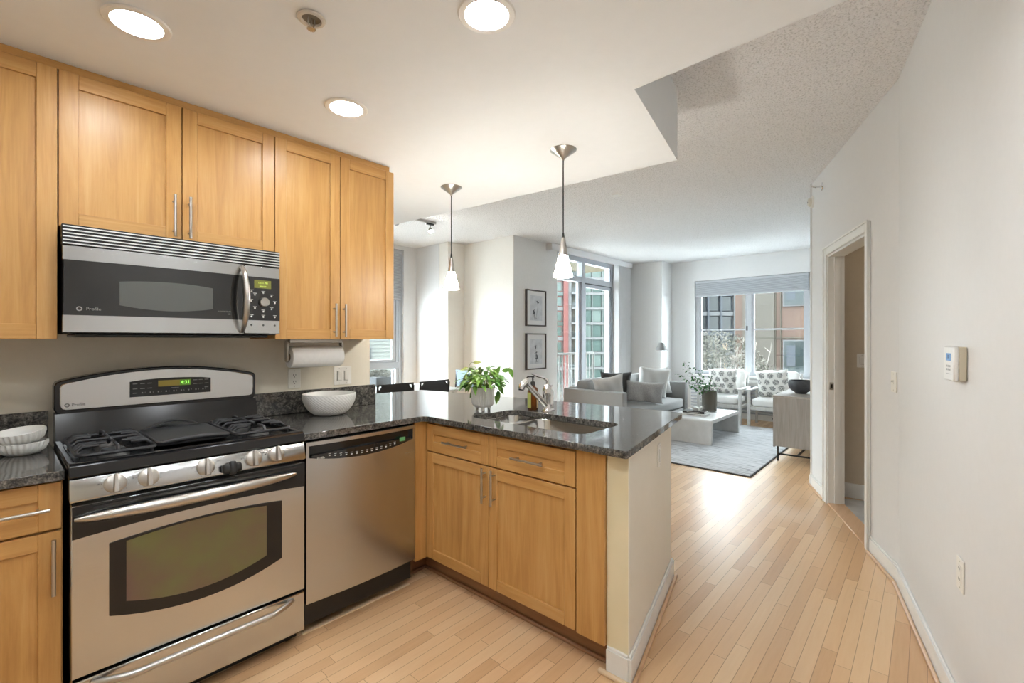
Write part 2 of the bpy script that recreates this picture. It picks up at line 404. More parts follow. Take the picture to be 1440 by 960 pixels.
struct('ceiling_kitchen', mb, 'ceil_k')
struct('ceiling', MB().prism(SHELL, HL, HL + .15), 'ceil_l')
# kitchen walls
wall_y('wall_kitchen', 2.72, -1.42, 1.64, 0, HL, .12, 'wall_kitchen')
struct('wall_left', MB().box(-1.42, -.9, 0, -1.3, 2.72, HL), 'wall_kitchen')
# right-hand walls
struct('wall_right', MB().box(-4.72, -.12, 0, -.0, 0, HL, T=T2), 'wall')
mb = MB().box(0, -.10, 0, .47, 0, HL, T=T1).box(1.33, -.10, 0, 1.87, 0, HL, T=T1).box(.47, -.10, 2.02, 1.33, 0, HL, T=T1)
struct('wall_doorway', mb, 'wall')
struct('wall_alcove', MB().box(4.99, .68, 0, 8.46, .80, HL), 'wall_cool')
# little hall beyond the doorway
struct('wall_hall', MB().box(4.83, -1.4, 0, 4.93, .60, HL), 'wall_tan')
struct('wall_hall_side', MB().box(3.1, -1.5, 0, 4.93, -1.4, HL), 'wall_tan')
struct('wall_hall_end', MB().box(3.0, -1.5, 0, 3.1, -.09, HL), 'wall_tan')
mb = MB().box(4.815, -1.4, 0, 4.83, .53, .125, .004); struct('baseboard_hall', mb, 'trim')
# living walls
wall_y('wall_patio', 4.2, 4.73, 8.05, 0, HL, .22, 'wall_cool', [(5.72, 7.47, .0, 2.69)])
struct('wall_column', MB().box(8.05, 3.57, 0, 8.46, 4.42, HL), 'wall')
wall_x('wall_far', 8.46, .68, 4.42, 0, HL, .22, 'wall', [(1.36, 3.14, .72, 2.39)])
struct('wall_pillar', MB().box(4.715, 4.2, 0, 4.729, 5.19, HL), 'wall_cream')
struct('wall_pillar_core', MB().box(4.73, 4.42, 0, 4.93, 5.39, HL), 'wall_cream')
struct('wall_nook', MB().box(4.4, 5.19, 0, 4.714, 5.39, HL), 'wall_cream')
struct('wall_nook_side', MB().box(4.4, 5.395, 0, 4.6, 6.15, HL), 'wall')
wall_y('wall_dining_window', 5.95, 1.0, 4.4, 0, HL, .2, 'wall', [(2.5, 4.17, .12, 2.70)])
struct('wall_dining_left', MB().box(.88, 2.84, 0, 1.0, 6.15, HL), 'wall')
# baseboards and shoe mouldings
def base_run(name, T, x0, x1, shoe=True, h=.105):
    mb = MB().box(x0, 0, 0, x1, .013, h - .012, T=T).box(x0, 0, h - .012, x1, .009, h, .003, T=T)
    struct(name, mb, 'trim')
    if shoe: struct(name.replace('baseboard', 'trim_shoe'), MB().box(x0, .0135, 0, x1, .029, .017, .005, T=T, seg=3), 'shoe')
base_run('baseboard_right', T2, -4.6, .0)
base_run('baseboard_doorway_near', T1, .0, .405)
base_run('baseboard_doorway_far', T1, 1.405, 1.87)
struct('baseboard_far', MB().box(8.445, .82, 0, 8.459, 3.56, .105, .003), 'trim')
struct('baseboard_patio', MB().box(4.74, 4.186, 0, 5.70, 4.199, .105, .003), 'trim')
struct('baseboard_pillar', MB().box(4.70, 4.19, 0, 4.714, 5.18, .105, .003), 'trim')

# doorway: casing, jambs, stop, strike
d = sthing('door_1')
def casing(mb, x0, x1, z0, z1):
    mb.box(x0, 0, z0, x1, .016, z1, .004, T=T1)
mb = MB(); casing(mb, .405, .468, 0, 2.085); casing(mb, 1.332, 1.40, 0, 2.085); casing(mb, .468, 1.332, 2.022, 2.085)
mb.box(.402, .016, 0, .418, .024, 2.088, .003, T=T1).box(1.388, .016, 0, 1.404, .024, 2.088, .003, T=T1).box(.402, .016, 2.075, 1.404, .024, 2.09, .003, T=T1)
obj('casing', mb, 'trim', d)
mb = MB().box(.468, -.11, 0, .482, .002, 2.02, T=T1).box(1.318, -.11, 0, 1.332, .002, 2.02, T=T1).box(.482, -.11, 2.006, 1.318, .002, 2.02, T=T1)
mb.box(.482, -.08, 0, .492, -.04, 2.006, T=T1).box(1.308, -.08, 0, 1.318, -.04, 2.006, T=T1)
obj('jamb', mb, 'trim', d)
mb = MB().box(1.3145, -.036, .93, 1.3175, -.006, .99, .001, T=T1); st = obj('strike_plate', mb, 'nickel', d, 'small metal strike plate')
obj('latch_hole', MB().box(1.3135, -.028, .945, 1.3150, -.014, .975, T=T1), 'black_metal', st)

# ------------------------------------------------------------ windows
def pane(name, x0, y0, z0, x1, y1, z1, par): return obj(name, MB().box(x0, y0, z0, x1, y1, z1), 'glass', par)
wd = sthing('window_1', (3.3, 5.95, .12))
mb = MB().box(2.5, 5.99, .12, 4.17, 6.07, .17).box(2.5, 5.99, 2.63, 4.17, 6.07, 2.70).box(2.5, 5.99, .17, 2.58, 6.07, 2.63).box(4.10, 5.99, .17, 4.17, 6.07, 2.63)
mb.box(2.58, 5.985, .90, 4.10, 6.065, 1.0, .004).box(4.055, 5.995, .17, 4.10, 6.05, 2.63, .004)
obj('window_frame', mb, 'alu', wd)
mb = MB().box(3.99, 6.0, 1.0, 4.05, 6.04, 2.6, .003).box(3.2, 6.0, 1.0, 3.99, 6.04, 1.04, .003).box(3.2, 6.0, 1.0, 3.25, 6.04, 2.6, .003).box(4.0, 6.0, .2, 4.03, 6.03, .88)
obj('sash', mb, 'alu_w', wd)
pane('pane', 2.6, 6.02, .2, 4.06, 6.024, 2.62, wd)
sh = thing('window_shade', 'grey pleated shade on the tall dining window behind the maple cabinet', 'window shade', (3.3, 5.96, 2.69))
obj('headrail', MB().box(2.54, 5.953, 2.635, 4.135, 5.983, 2.685, .004), 'alu_w', sh)
mb = MB()
for i in range(36): z = 2.635 - i * .019; mb.prism([(2.55, 0), (4.125, 0), (4.125, .001), (2.55, .001)], 0, .001) if False else mb.box(2.55, 5.957 + (.006 if i % 2 else 0), z - .019, 4.125, 5.970 + (.006 if i % 2 else 0), z)
obj('pleated_fabric', mb, 'shade', sh)
obj('bottom_rail', MB().box(2.55, 5.955, 1.935, 4.125, 5.98, 1.951, .003), 'alu', sh)

wd = sthing('door_2', (6.6, 4.2, 0))
mb = MB().box(5.72, 4.24, .0, 7.47, 4.34, .05).box(5.72, 4.24, 2.61, 7.47, 4.34, 2.69).box(5.72, 4.24, .05, 5.76, 4.34, 2.61).box(7.42, 4.24, .05, 7.47, 4.34, 2.61)
mb.box(5.76, 4.235, 2.28, 7.42, 4.34, 2.37, .004).box(6.455, 4.23, .05, 6.53, 4.34, 2.61, .004)
mb.box(6.53, 4.25, 2.37, 6.57, 4.32, 2.61).box(7.38, 4.25, 2.37, 7.42, 4.32, 2.61)
obj('door_frame', mb, 'alu', wd)
mb = MB().box(6.535, 4.245, .055, 6.59, 4.29, 2.275, .003).box(7.345, 4.245, .055, 7.40, 4.29, 2.275, .003).box(6.59, 4.245, 2.21, 7.345, 4.29, 2.275, .003).box(6.59, 4.245, .055, 7.345, 4.29, .15, .003)
mb.box(5.76, 4.27, .05, 5.80, 4.32, 2.28).box(6.40, 4.27, .05, 6.455, 4.32, 2.28)
obj('sliding_sash', mb, 'alu', wd)
mb = MB().box(7.402, 4.243, .06, 7.419, 4.30, 2.275).box(6.54, 4.238, 2.262, 7.41, 4.246, 2.28); obj('gasket', mb, 'alu_d', wd)
for a in ((5.80, 4.29, .05, 6.40, 4.296, 2.28), (6.59, 4.262, .15, 7.345, 4.268, 2.21), (5.76, 4.28, 2.37, 6.455, 4.286, 2.61), (6.57, 4.28, 2.37, 7.38, 4.286, 2.61)): pane('pane', *a, wd)
vb = thing('vertical_blind', 'white vertical blind with long headrail, vanes drawn to the right of the patio door', 'window blind', (6.66, 4.1, 2.66))
mb = MB().box(5.44, 4.09, 2.66, 7.93, 4.10, 2.752, .002).box(5.44, 4.10, 2.66, 5.452, 4.198, 2.752).box(7.918, 4.10, 2.66, 7.93, 4.198, 2.752)
obj('valance', mb, 'blind', vb)
obj('track', MB().box(5.46, 4.13, 2.712, 7.91, 4.17, 2.745), 'alu', vb)
for i in range(15):
    x = 7.44 + i * .031; obj('vane', MB().box(-.0008, -.044, 0, .0008, .044, 2.62, T=Matrix.Translation((x, 4.150, .07)) @ Matrix.Rotation(R(24 + (i % 3) * 3), 4, 'Z')), 'blind', vb)

wd = sthing('window_2', (8.46, 2.25, .72))
mb = MB().box(8.50, 1.36, .72, 8.58, 3.14, .78).box(8.50, 1.36, 2.33, 8.58, 3.14, 2.39).box(8.50, 1.36, .78, 8.58, 1.41, 2.33).box(8.50, 3.065, .78, 8.58, 3.14, 2.33)
mb.box(8.495, 2.20, .78, 8.58, 2.26, 2.33, .004)
obj('window_frame', mb, 'alu_w', wd)
mb = MB().box(8.51, 2.26, .78, 8.55, 2.30, 2.33).box(8.51, 2.16, .78, 8.54, 2.20, 2.33).box(8.51, 1.41, .78, 8.55, 1.45, 2.33).box(8.51, 3.03, .78, 8.55, 3.065, 2.33)
mb.box(8.51, 2.30, 1.497, 8.54, 3.03, 1.522).box(8.51, 1.45, 1.497, 8.54, 2.16, 1.522)
obj('sash', mb, 'alu_w', wd)
obj('sash_lock', MB().box(8.50, 2.262, 1.49, 8.512, 2.29, 1.57, .003), 'alu_d', wd)
pane('pane', 8.525, 2.26, .78, 8.53, 3.065, 2.33, wd); pane('pane', 8.54, 1.41, .78, 8.545, 2.2, 2.33, wd)
obj('window_sill', MB().box(8.40, 1.33, .695, 8.50, 3.17, .72, .004), 'trim', wd)
sh = thing('window_shade', 'grey pleated shade raised to the top of the wide living room window', 'window shade', (8.47, 2.25, 2.38))
obj('headrail', MB().box(8.463, 1.375, 2.345, 8.495, 3.13, 2.385, .003), 'alu_w', sh)
mb = MB()
for i in range(13): z = 2.345 - i * .0165; mb.box(8.466 + (.005 if i % 2 else 0), 1.38, z - .0165, 8.486 + (.005 if i % 2 else 0), 3.125, z)
obj('pleated_fabric', mb, 'shade', sh)
obj('bottom_rail', MB().box(8.463, 1.38, 2.105, 8.495, 3.125, 2.13, .003), 'alu_w', sh)

# ------------------------------------------------------------ peninsula half wall
PW = [(1.648, .868), (2.53, 1.073), (2.50, 1.8), (2.40, 2.6), (2.30, 3.07), (1.76, 3.12), (1.76, 2.98), (2.17, 2.93), (2.26, 2.6), (2.33, 1.8), (2.36, 1.13), (1.72, .98), (1.64, .957)]
struct('wall_peninsula', MB().prism(PW, 0, .883), 'wall_pony')
AE = math.atan2(.205, .882); TE = Matrix.Translation((1.648, .868, 0)) @ Matrix.Rotation(AE, 4, 'Z') @ Matrix.Scale(-1, 4, (0, 1, 0))
L = math.hypot(.882, .205)
struct('wall_peninsula_end', MB().box(.0, .0, 0, L, .004, .883, T=TE), 'wall_end')
mb = MB().box(-.014, .004, 0, L + .015, .017, .098, T=TE).box(-.010, .004, .098, L + .010, .013, .110, .003, T=TE)
mb.box(1.632, .862, 0, 1.646, .957, .098).box(1.636, .866, .098, 1.646, .957, .110, .003)
struct('baseboard_peninsula', mb, 'trim')
mb = MB().box(-.03, .018, 0, L + .03, .034, .017, .005, T=TE, seg=3); struct('trim_shoe_peninsula', mb, 'shoe')
mb = MB().box(1.612, .846, 0, 1.631, .985, .017, .005, seg=3); struct('trim_shoe_pale', mb, 'shoe_light')

# ------------------------------------------------------------ OUTSIDE
fw = Vector((math.cos(R(41.85)), math.sin(R(41.85)), 0)); rt = Vector((math.sin(R(41.85)), -math.cos(R(41.85)), 0))
struct('ground', MB().box(-60, -120, -12.2, 200, 200, -12), noisy('pale ground', (.50, .49, .48), (.60, .59, .58), .2, .9))
struct('floor_balcony', MB().box(5.0, 4.44, -.16, 8.7, 5.5, -.03), noisy('pale concrete', (.62, .61, .60), (.68, .67, .66), 5, .8))
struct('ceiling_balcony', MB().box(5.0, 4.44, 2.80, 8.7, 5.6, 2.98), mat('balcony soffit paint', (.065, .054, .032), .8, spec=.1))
OUT = dict(red=(.42, .13, .11), white=(.36, .36, .355), green=(.17, .26, .23), dglass=(.07, .085, .085), olive=(.15, .14, .10), grey=(.13, .15, .18), terra=(.24, .145, .105), sand=(.20, .175, .14), brick=(.34, .28, .19), frame=(.27, .275, .28), teal=(.06, .085, .085), siding=(.42, .45, .40), green2=(.24, .33, .29))
for k_, c_ in OUT.items():
    c_ = tuple(x * .105 for x in c_)
    M['o_' + k_] = noisy('outside ' + k_, tuple(x * .92 for x in c_), c_, 1.5, .6, spec=.12)
for k_ in ('green', 'dglass', 'teal'): M['o_' + k_].node_tree.nodes['Principled BSDF'].inputs['Roughness'].default_value = .12
def bframe(D): # local frame of a facade that stands D metres off, square to the street
    return Matrix.Translation(Vector((0, 0, 0)) + fw * D) @ Matrix.Rotation(R(41.85 - 90), 4, 'Z')
D = 80.; TB = bframe(D); k = D / 652
def X(px): return (px - 720) * k
def Zf(py): return 1.335 + (477.5 - py) * k
bA = thing('apartment_tower', 'red and white apartment tower with balconies seen through the left patio pane', 'building', (TB @ Vector((X(795), 0, -12)))[:], R(41.85 - 90))
obj('wall', MB().box(X(740), .6, -12, X(818), 14, 24, T=TB), 'o_white', bA)
floors = [Zf(412.5 + 21 * i) for i in range(-6, 9)]
for i, z in enumerate(floors):
    obj('floor_band', MB().box(X(740), .2, z - .35, X(804), .62, z + .25, T=TB), 'o_white' if i % 2 else 'o_green', bA)
    for px in (750, 765, 780):
        wf = obj('window', MB().box(X(px), .3, z + .25, X(px + 11), .65, z + 2.15, T=TB), 'o_red' if px == 780 or i % 2 else 'o_white', bA)
        obj('pane', MB().box(X(px + 1.2), .2, z + .45, X(px + 9.8), .3, z + 1.95, T=TB), 'o_green', wf)
    obj('balcony_recess', MB().box(X(805), .5, z + .2, X(817), .62, z + 2.3, T=TB), 'o_olive', bA)
    obj('balcony_slab', MB().box(X(803), -.9, z - .15, X(818), .55, z + .15, T=TB), 'o_white', bA)
    obj('balcony_rail', MB().box(X(804), -.9, z + .15, X(817), -.82, z + 1.0, T=TB), 'o_dglass', bA)
obj('red_pilaster', MB().box(X(792.5), -.3, -12, X(799), .6, 24, T=TB), 'o_red', bA)
obj('white_pilaster', MB().box(X(799.2), -.1, -12, X(803.5), .6, 24, T=TB), 'o_white', bA)
bB = thing('glass_tower', 'green glass apartment tower with white floor bands beyond the right patio pane', 'building', (TB @ Vector((X(850), 0, -12)))[:], R(41.85 - 90))
obj('wall', MB().box(X(818.5), .6, -12, X(905), 14, 24, T=TB), 'o_green', bB)
for i, z in enumerate(floors):
    obj('floor_band', MB().box(X(818.5), .1, z - .22, X(905), .6, z + .22, T=TB), 'o_white', bB)
    for j in range(6):
        obj('glazing', MB().box(X(820 + j * 14), .35, z + .3, X(831.5 + j * 14), .6, z + 2.3, T=TB), 'o_green' if (i + j) % 3 else 'o_green2', bB)
for j in range(7): obj('mullion', MB().box(X(818.8 + j * 14), .2, -12, X(819.8 + j * 14), .6, 24, T=TB), 'o_white', bB)
M['rail'] = mat('pale outdoor railing', (.075, .075, .07), .7, spec=.1)
rl = thing('balcony_railing', 'white picket railing of the balcony outside the patio door', 'railing', (6.95, 5.42, -.03))
obj('top_rail', MB().box(5.2, 5.39, 1.03, 8.7, 5.45, 1.07, .004), M['rail'], rl); obj('bottom_rail', MB().box(5.2, 5.40, .04, 8.7, 5.44, .07), M['rail'], rl)
for i in range(32): x = 5.25 + i * .11; obj('picket', MB().box(x - .009, 5.411, .07, x + .009, 5.429, 1.03), M['rail'], rl)
for x in (5.25, 6.95, 8.65): obj('post', MB().box(x + .03, 5.395, -.03, x + .07, 5.445, 1.03), M['rail'], rl)
# terracotta neighbour
bC = thing('terracotta_building', 'salmon coloured rendered building close outside the right half of the living room window', 'building', (24, 0, -12))
obj('wall', MB().box(24, -12, -12, 34, 6.95, 9), 'o_terra', bC)
obj('sand_panel', MB().box(23.93, 5.25, -12, 24, 6.6, 9), 'o_sand', bC)
mb = MB()
for z in (-4.6, -1.5, 1.42, 4.6): mb.box(23.92, -12, z - .02, 24, 6.95, z + .02)
for y in (5.2, 4.98): mb.box(23.92, y - .015, -12, 24, y + .015, 9)
obj('joint', mb, 'o_olive', bC)
for zz in (-6.4, -3.3, -.17, 2.84, 5.95):
    for y in (4.03, 1.2, -1.6):
        wf = obj('window', MB().box(23.9, y, zz, 24.0, y + .86, zz + 1.5), 'o_frame', bC)
        obj('pane', MB().box(23.88, y + .06, zz + .06, 23.9, y + .80, zz + 1.44), 'o_teal', wf)
        obj('blind', MB().box(23.87, y + .36, zz + .3, 23.88, y + .70, zz + 1.25), 'o_grey', wf)
# office block behind the trees
D = 46.; TB = bframe(D); k = D / 652
bD = thing('office_block', 'grey blue office block with amber lit windows beyond the bare trees', 'building', (TB @ Vector((X(1022), 0, -12)))[:], R(41.85 - 90))
obj('wall', MB().box(X(975), .5, -12, X(1075), 9, 13, T=TB), 'o_grey', bD)
lit = emis('amber office light', (1, .55, .2), .55)
for r_ in range(-3, 4):
    z = Zf(440 + 28 * r_)
    obj('slab', MB().box(X(975), .2, z - .25, X(1075), .5, z + .15, T=TB), 'o_grey' if r_ % 2 else 'o_frame', bD)
    for j, px in enumerate(range(980, 1070, 18)):
        wf = obj('window', MB().box(X(px), .35, z + .25, X(px + 14), .5, z + 1.65, T=TB), 'o_dglass', bD)
        if (j * 3 + r_) % 4 in (0, 1) and px > 1000: obj('lit_room', MB().box(X(px + 1.5), .3, z + .3, X(px + 9), .35, z + .95, T=TB), lit, wf)
for px in (977, 996, 1014, 1033, 1051, 1070): obj('pier', MB().box(X(px), .1, -12, X(px + 2.6), .5, 13, T=TB), 'o_grey' if px != 1033 else 'o_frame', bD)
struct('trim_brick_pier', MB().box(8.70, 3.02, -12, 8.95, 3.30, 6), 'o_brick') if False else None
bE = thing('sided_house', 'pale sided house seen through the dining window', 'building', (17, 27, -12))
obj('wall', MB().box(-2, 27, -12, 30, 33, 9), 'o_siding', bE)
for x in (12.3, 15.2, 18.4):
    for z in (-.6, 2.6):
        wf = obj('window', MB().box(x, 26.9, z, x + 1.2, 27, z + 1.5), 'o_frame', bE); obj('pane', MB().box(x + .1, 26.88, z + .1, x + 1.1, 26.9, z + 1.4), 'o_dglass', wf)
mb = MB()
for i in range(50): mb.box(4, 26.96, -5 + i * .25, 30, 27, -4.985 + i * .25)
obj('siding_line', mb, 'o_frame', bE)
# bare trees and shrubs below the windows
def leafcloud(n, cx, cy, cz, rx_, ry_, rz_, sz, seed, shell=.3):
    rnd = random.Random(seed); bm = bmesh.new()
    for i in range(n):
        while True:
            p = Vector((rnd.uniform(-1, 1), rnd.uniform(-1, 1), rnd.uniform(-1, 1)))
            if shell < p.length < 1: break
        c_ = Vector((cx + p.x * rx_, cy + p.y * ry_, cz + p.z * rz_))
        a = Vector((rnd.gauss(0, 1), rnd.gauss(0, 1), rnd.gauss(0, 1))).normalized(); b = a.orthogonal().normalized()
        s_ = sz * rnd.uniform(.6, 1.3)
        bm.faces.new([bm.verts.new(c_ + q) for q in (a * s_, b * s_ * .45, -a * s_, -b * s_ * .45)])
    mb = MB(); mb.bm.free(); mb.bm = bm; return mb
def twigs(x, y, z0, z1, spread, n, seed, r0=.05):
    rnd = random.Random(seed); mb = MB()
    mb.tube([(x, y, z0), (x + .05, y, (z0 + z1) / 2), (x, y, z0 + (z1 - z0) * .75)], [r0, r0 * .8, r0 * .4], 6)
    for i in range(n):
        h = z0 + (z1 - z0) * rnd.uniform(.25, .75); a = rnd.uniform(0, 2 * PI); s_ = spread * rnd.uniform(.4, 1)
        e = Vector((x + math.cos(a) * s_, y + math.sin(a) * s_, min(z1, h + (z1 - h) * rnd.uniform(.5, 1))))
        b_ = Vector((x, y, h)); m_ = (b_ + e) / 2 + Vector((0, 0, .1 * (z1 - z0) * rnd.uniform(-.3, 1)))
        mb.tube([b_, m_, e], [r0 * .3, r0 * .2, r0 * .08], 4)
        for q in range(4):
            f_ = m_ + (e - m_) * rnd.random(); g_ = f_ + Vector((rnd.gauss(0, .2), rnd.gauss(0, .2), rnd.uniform(.1, .5))) * spread * .4
            mb.tube([f_, g_], [r0 * .12, r0 * .05], 3)
    return mb
M['fo1'] = noisy('grey green foliage', (.013, .014, .010), (.044, .041, .035), 2, .9, spec=.05); M['fo2'] = noisy('dry brown foliage', (.022, .018, .014), (.056, .048, .038), 2, .9, spec=.05)
M['bark'] = mat('grey bark', (.05, .043, .036), .9)
TREES = [(15.5, 5.0, -12, 1.65, 1.6, 'fo1', 'grey green bare-twigged tree nearest the left half of the living room window'),
         (19.6, 8.3, -12, 1.4, 1.7, 'fo2', 'dry brown tree behind the nearest one, left of the terracotta building'),
         (30, 12.6, -12, 2.6, 2.6, 'fo1', 'wider grey green tree in front of the office block'),
         (28, 22, -12, -2.2, 3.0, 'fo2', 'brown tree below the patio railing, nearer the glass tower'),
         (34, 32, -12, -2.0, 3.2, 'fo1', 'green tree below the patio railing, in front of the red tower')]
for i, (x, y, z0, z1, sp_, fo, lb) in enumerate(TREES):
    tr = thing('bare_tree', lb, 'tree', (x, y, z0), 0, None)
    obj('trunk', twigs(x, y, z0, z1, sp_, 60, i, .16), 'bark', tr)
    obj('twig_foliage', leafcloud(11000, x, y, z1 - 2.0, sp_, sp_, 2.0, .05, i + 20, .05), fo, tr)
pl = thing('planter', 'square grey planter with a dry shrub outside the dining window', 'planter', (4.06, 6.42, -.03))
struct('floor_ledge', MB().box(2.0, 6.16, -.16, 5.0, 7.0, -.03), noisy('ledge concrete', (.32, .32, .31), (.38, .38, .37), 5, .8))
obj('pot', MB().prism(rrect(3.87, 6.23, 4.25, 6.61, .02), -.03, .76, b=.006), 'o_grey', pl)
obj('shrub', leafcloud(500, 4.06, 6.42, .78, .20, .20, .09, .03, 5, 0), 'fo1', pl)

# daylight portals in the real openings
def portal(x, y, z, sx, sz, rz):
    l = bpy.data.lights.new('window_portal', 'AREA'); l.shape = 'RECTANGLE'; l.size = sx; l.size_y = sz; l.cycles.is_portal = True
    o = bpy.data.objects.new('window_portal', l); C.objects.link(o); o.location = (x, y, z); o.rotation_euler = (PI / 2, 0, rz)
portal(6.6, 4.45, 1.35, 1.75, 2.6, PI); portal(8.72, 2.25, 1.55, 1.75, 1.6, PI / 2); portal(3.33, 6.17, 1.4, 1.65, 2.5, PI)
# ============================================================ KITCHEN
def bar_handle(par, p0, p1, out, r=.0055):
    """bar pull from p0 to p1, 'out' = vector towards the viewer (standoff)"""
    p0, p1, out = Vector(p0), Vector(p1), Vector(out); d_ = (p1 - p0).normalized(); mb = MB()
    mb.cyl(p0 + out, p1 + out, r, 14)
    for q in (p0 + d_ * .026, p1 - d_ * .026): mb.cyl(q, q + out, r * .75, 10)
    return obj('handle', mb, 'nickel', par)
def shaker(par, name, ax, u0, u1, z0, z1, pl, s=1, w_=.054, th=.019, rec=.0095):
    """framed door; ax 'y' = lies in plane y=pl facing -y (u is x); ax 'x' = plane x=pl facing -x (u is y)"""
    mb = MB()
    def bx(a, b, c_, d_, f0, f1, mi, bv=.0014):
        if ax == 'y': mb.box(a, pl + f0, c_, b, pl + f1, d_, bv, mi)
        else: mb.box(pl + f0, a, c_, pl + f1, b, d_, bv, mi)
    g_ = .0018
    u0 += g_; u1 -= g_; z0 += g_; z1 -= g_
    bx(u0, u0 + w_, z0, z1, 0, th, 0); bx(u1 - w_, u1, z0, z1, 0, th, 0)
    bx(u0 + w_, u1 - w_, z1 - w_, z1, 0, th, 1); bx(u0 + w_, u1 - w_, z0, z0 + w_, 0, th, 1)
    bx(u0 + w_ - .004, u1 - w_ + .004, z0 + w_ - .004, z1 - w_ + .004, rec, th - .003, 0 if name == 'door' else 1, 0)
    return obj(name, mb, ['maple', 'maple_x' if ax == 'y' else 'maple_y'], par)
YU = 2.379
def upper(name, label, x0, x1, z0, z1, splits, left_panel=True):
    t_ = thing(name, label, 'kitchen cabinet', ((x0 + x1) / 2, 2.72, z0), 0, 'maple wall cabinets')
    mb = MB(); ya, yb = YU + .0195, 2.719
    mb.box(x0 + .002, ya, z0, x0 + .018, yb, z1).box(x1 - .018, ya, z0, x1 - .002, yb, z1).box(x0 + .018, ya, z0 + .012, x1 - .018, yb, z0 + .028, 0, 1).box(x0 + .018, ya, z1 - .016, x1 - .018, yb, z1, 0, 1)
    mb.box(x0 + .018, yb - .008, z0 + .03, x1 - .018, yb, z1 - .02)
    mb.box(x0 + .018, ya, z0, x1 - .018, ya + .019, z0 + .03, 0, 1).box(x0 + .018, ya, z1 - .03, x1 - .018, ya + .019, z1, 0, 1)
    obj('cabinet_box', mb, ['maple', 'maple_x'], t_)
    for a, b, hx in splits:
        d_ = shaker(t_, 'door', 'y', a, b, z0 - .004, z1, YU)
        if hx is not None: bar_handle(d_, (hx, YU, z0 + .012), (hx, YU, z0 + .188), (0, -.03, 0))
    return t_
upper('wall_cabinet', 'maple wall cabinet cut off by the left edge, left of the microwave', -.30, .156, 1.340, 2.333, [(-.30, .156, None)])
upper('wall_cabinet', 'short maple wall cabinet with two doors directly above the microwave', .156, .916, 1.757, 2.333, [(.156, .537, .506), (.537, .916, .561)])
upper('wall_cabinet', 'tall maple wall cabinet with two doors above the paper towel', .916, 1.597, 1.340, 2.333, [(.916, 1.256, 1.218), (1.256, 1.597, 1.273)])
struct('trim_cabinet_top', MB().box(-.30, 2.395, 2.335, 1.575, 2.41, HK - .001), 'maple_x')

# ---- microwave
mw = thing('microwave', 'stainless steel over-the-range microwave with black glass door hung above the stove', 'microwave', (.53, 2.5, 1.362))
obj('body', MB().box(.166, 2.335, 1.358, .906, 2.715, 1.752, .002), 'black_plastic', mw)
mb = MB().box(.160, 2.305, 1.676, .910, 2.335, 1.752, .002)
obj('vent_back', mb, 'black_plastic', mw)
mb = MB()
for i in range(6): z = 1.681 + i * .0122; mb.box(.163, 2.300, z, .908, 2.304, z + .0042)
obj('vent_louvre', mb, mat('pale louvre steel', (.72, .72, .71), .35, .6), mw)
def bow(x): return 2.303 - .016 * (1 - ((x - .47) / .31) ** 2)    # gently bowed door face
def bowed(mb, x0, x1, z0, z1, off=0, n=24, mi=0, zf=None, th=.03):
    fr = []; 
    b2 = bmesh.new(); col_ = []
    for i in range(n + 1):
        x = x0 + (x1 - x0) * i / n; y = bow(x) + off
        za, zb = (z0, z1) if zf is None else zf(x)
        col_.append([b2.verts.new(p) for p in ((x, y, za), (x, y, zb), (x, y + th, zb), (x, y + th, za))])
    for a, b in zip(col_, col_[1:]):
        for q in range(4): b2.faces.new([a[q], b[q], b[(q + 1) % 4], a[(q + 1) % 4]])
    b2.faces.new(col_[0][::-1]); b2.faces.new(col_[-1]); bmesh.ops.recalc_face_normals(b2, faces=b2.faces[:]); mb._merge(b2, mi)
dr = MB(); bowed(dr, .163, .752, 1.624, 1.674); bowed(dr, .163, .752, 1.363, 1.424)
dr = obj('door', dr, 'steel', mw)
g_ = MB(); bowed(g_, .165, .750, 1.424, 1.624, .001, th=.028); gl = obj('door_glass', g_, 'black_glass', dr)
g_ = MB(); bowed(g_, .318, .628, 0, 0, -.0004, zf=lambda x: (1.466 - .016 * (1 - ((x - .473) / .155) ** 2), 1.556 + .010 * (1 - ((x - .473) / .155) ** 2)), th=.002)
obj('mesh_window', g_, 'mw_window', dr)
mb = MB(); text_mb(mb, 'Profile', .016, face_my(.245, bow(.24) - .0012, 1.448)); mb.lathe([(.005, 0), (.0085, 0), (.0085, .0006), (.005, .0006), (.005, 0)], 24, face_my(.206, bow(.206) - .0016, 1.448), close=False)
text_mb(mb, 'ADVANTIUM', .0085, face_my(.672, bow(.67) - .0014, 1.458)); text_mb(mb, '120', .0085, face_my(.690, bow(.69) - .0014, 1.447))
obj('lettering', mb, mat('dim silver print', (.28, .28, .27), .5), dr)
hp = []
for i in range(17):
    q = i / 16; hp.append((.742, 2.292 - .058 * math.sin(PI * q) ** .6, 1.372 + .29 * q))
mb = MB().tube(hp, [.008 + .006 * math.sin(PI * i / 16) for i in range(17)], 14, flat=1.3); obj('door_handle', mb, 'nickel', dr)
pn = obj('control_panel', MB().box(.755, 2.300, 1.363, .908, 2.335, 1.674, .002), 'steel', mw)
obj('panel_glass', MB().box(.757, 2.2985, 1.424, .9075, 2.301, 1.624), 'black_glass', pn)
obj('display', MB().box(.795, 2.2975, 1.573, .868, 2.299, 1.610), 'mw_display', pn)
mb = MB(); text_mb(mb, '12:31 PM', .011, face_my(.832, 2.2972, 1.597)); text_mb(mb, 'SELECT', .009, face_my(.832, 2.2972, 1.581)); obj('display_text', mb, emis('display text', (.7, .9, .15), 1.1), pn)
obj('dial', MB().lathe([(0, .016), (.019, .016), (.021, .012), (.022, 0), (0, 0)], 28, face_my(.836, 2.2985, 1.509)), 'nickel', pn)
mb = MB()
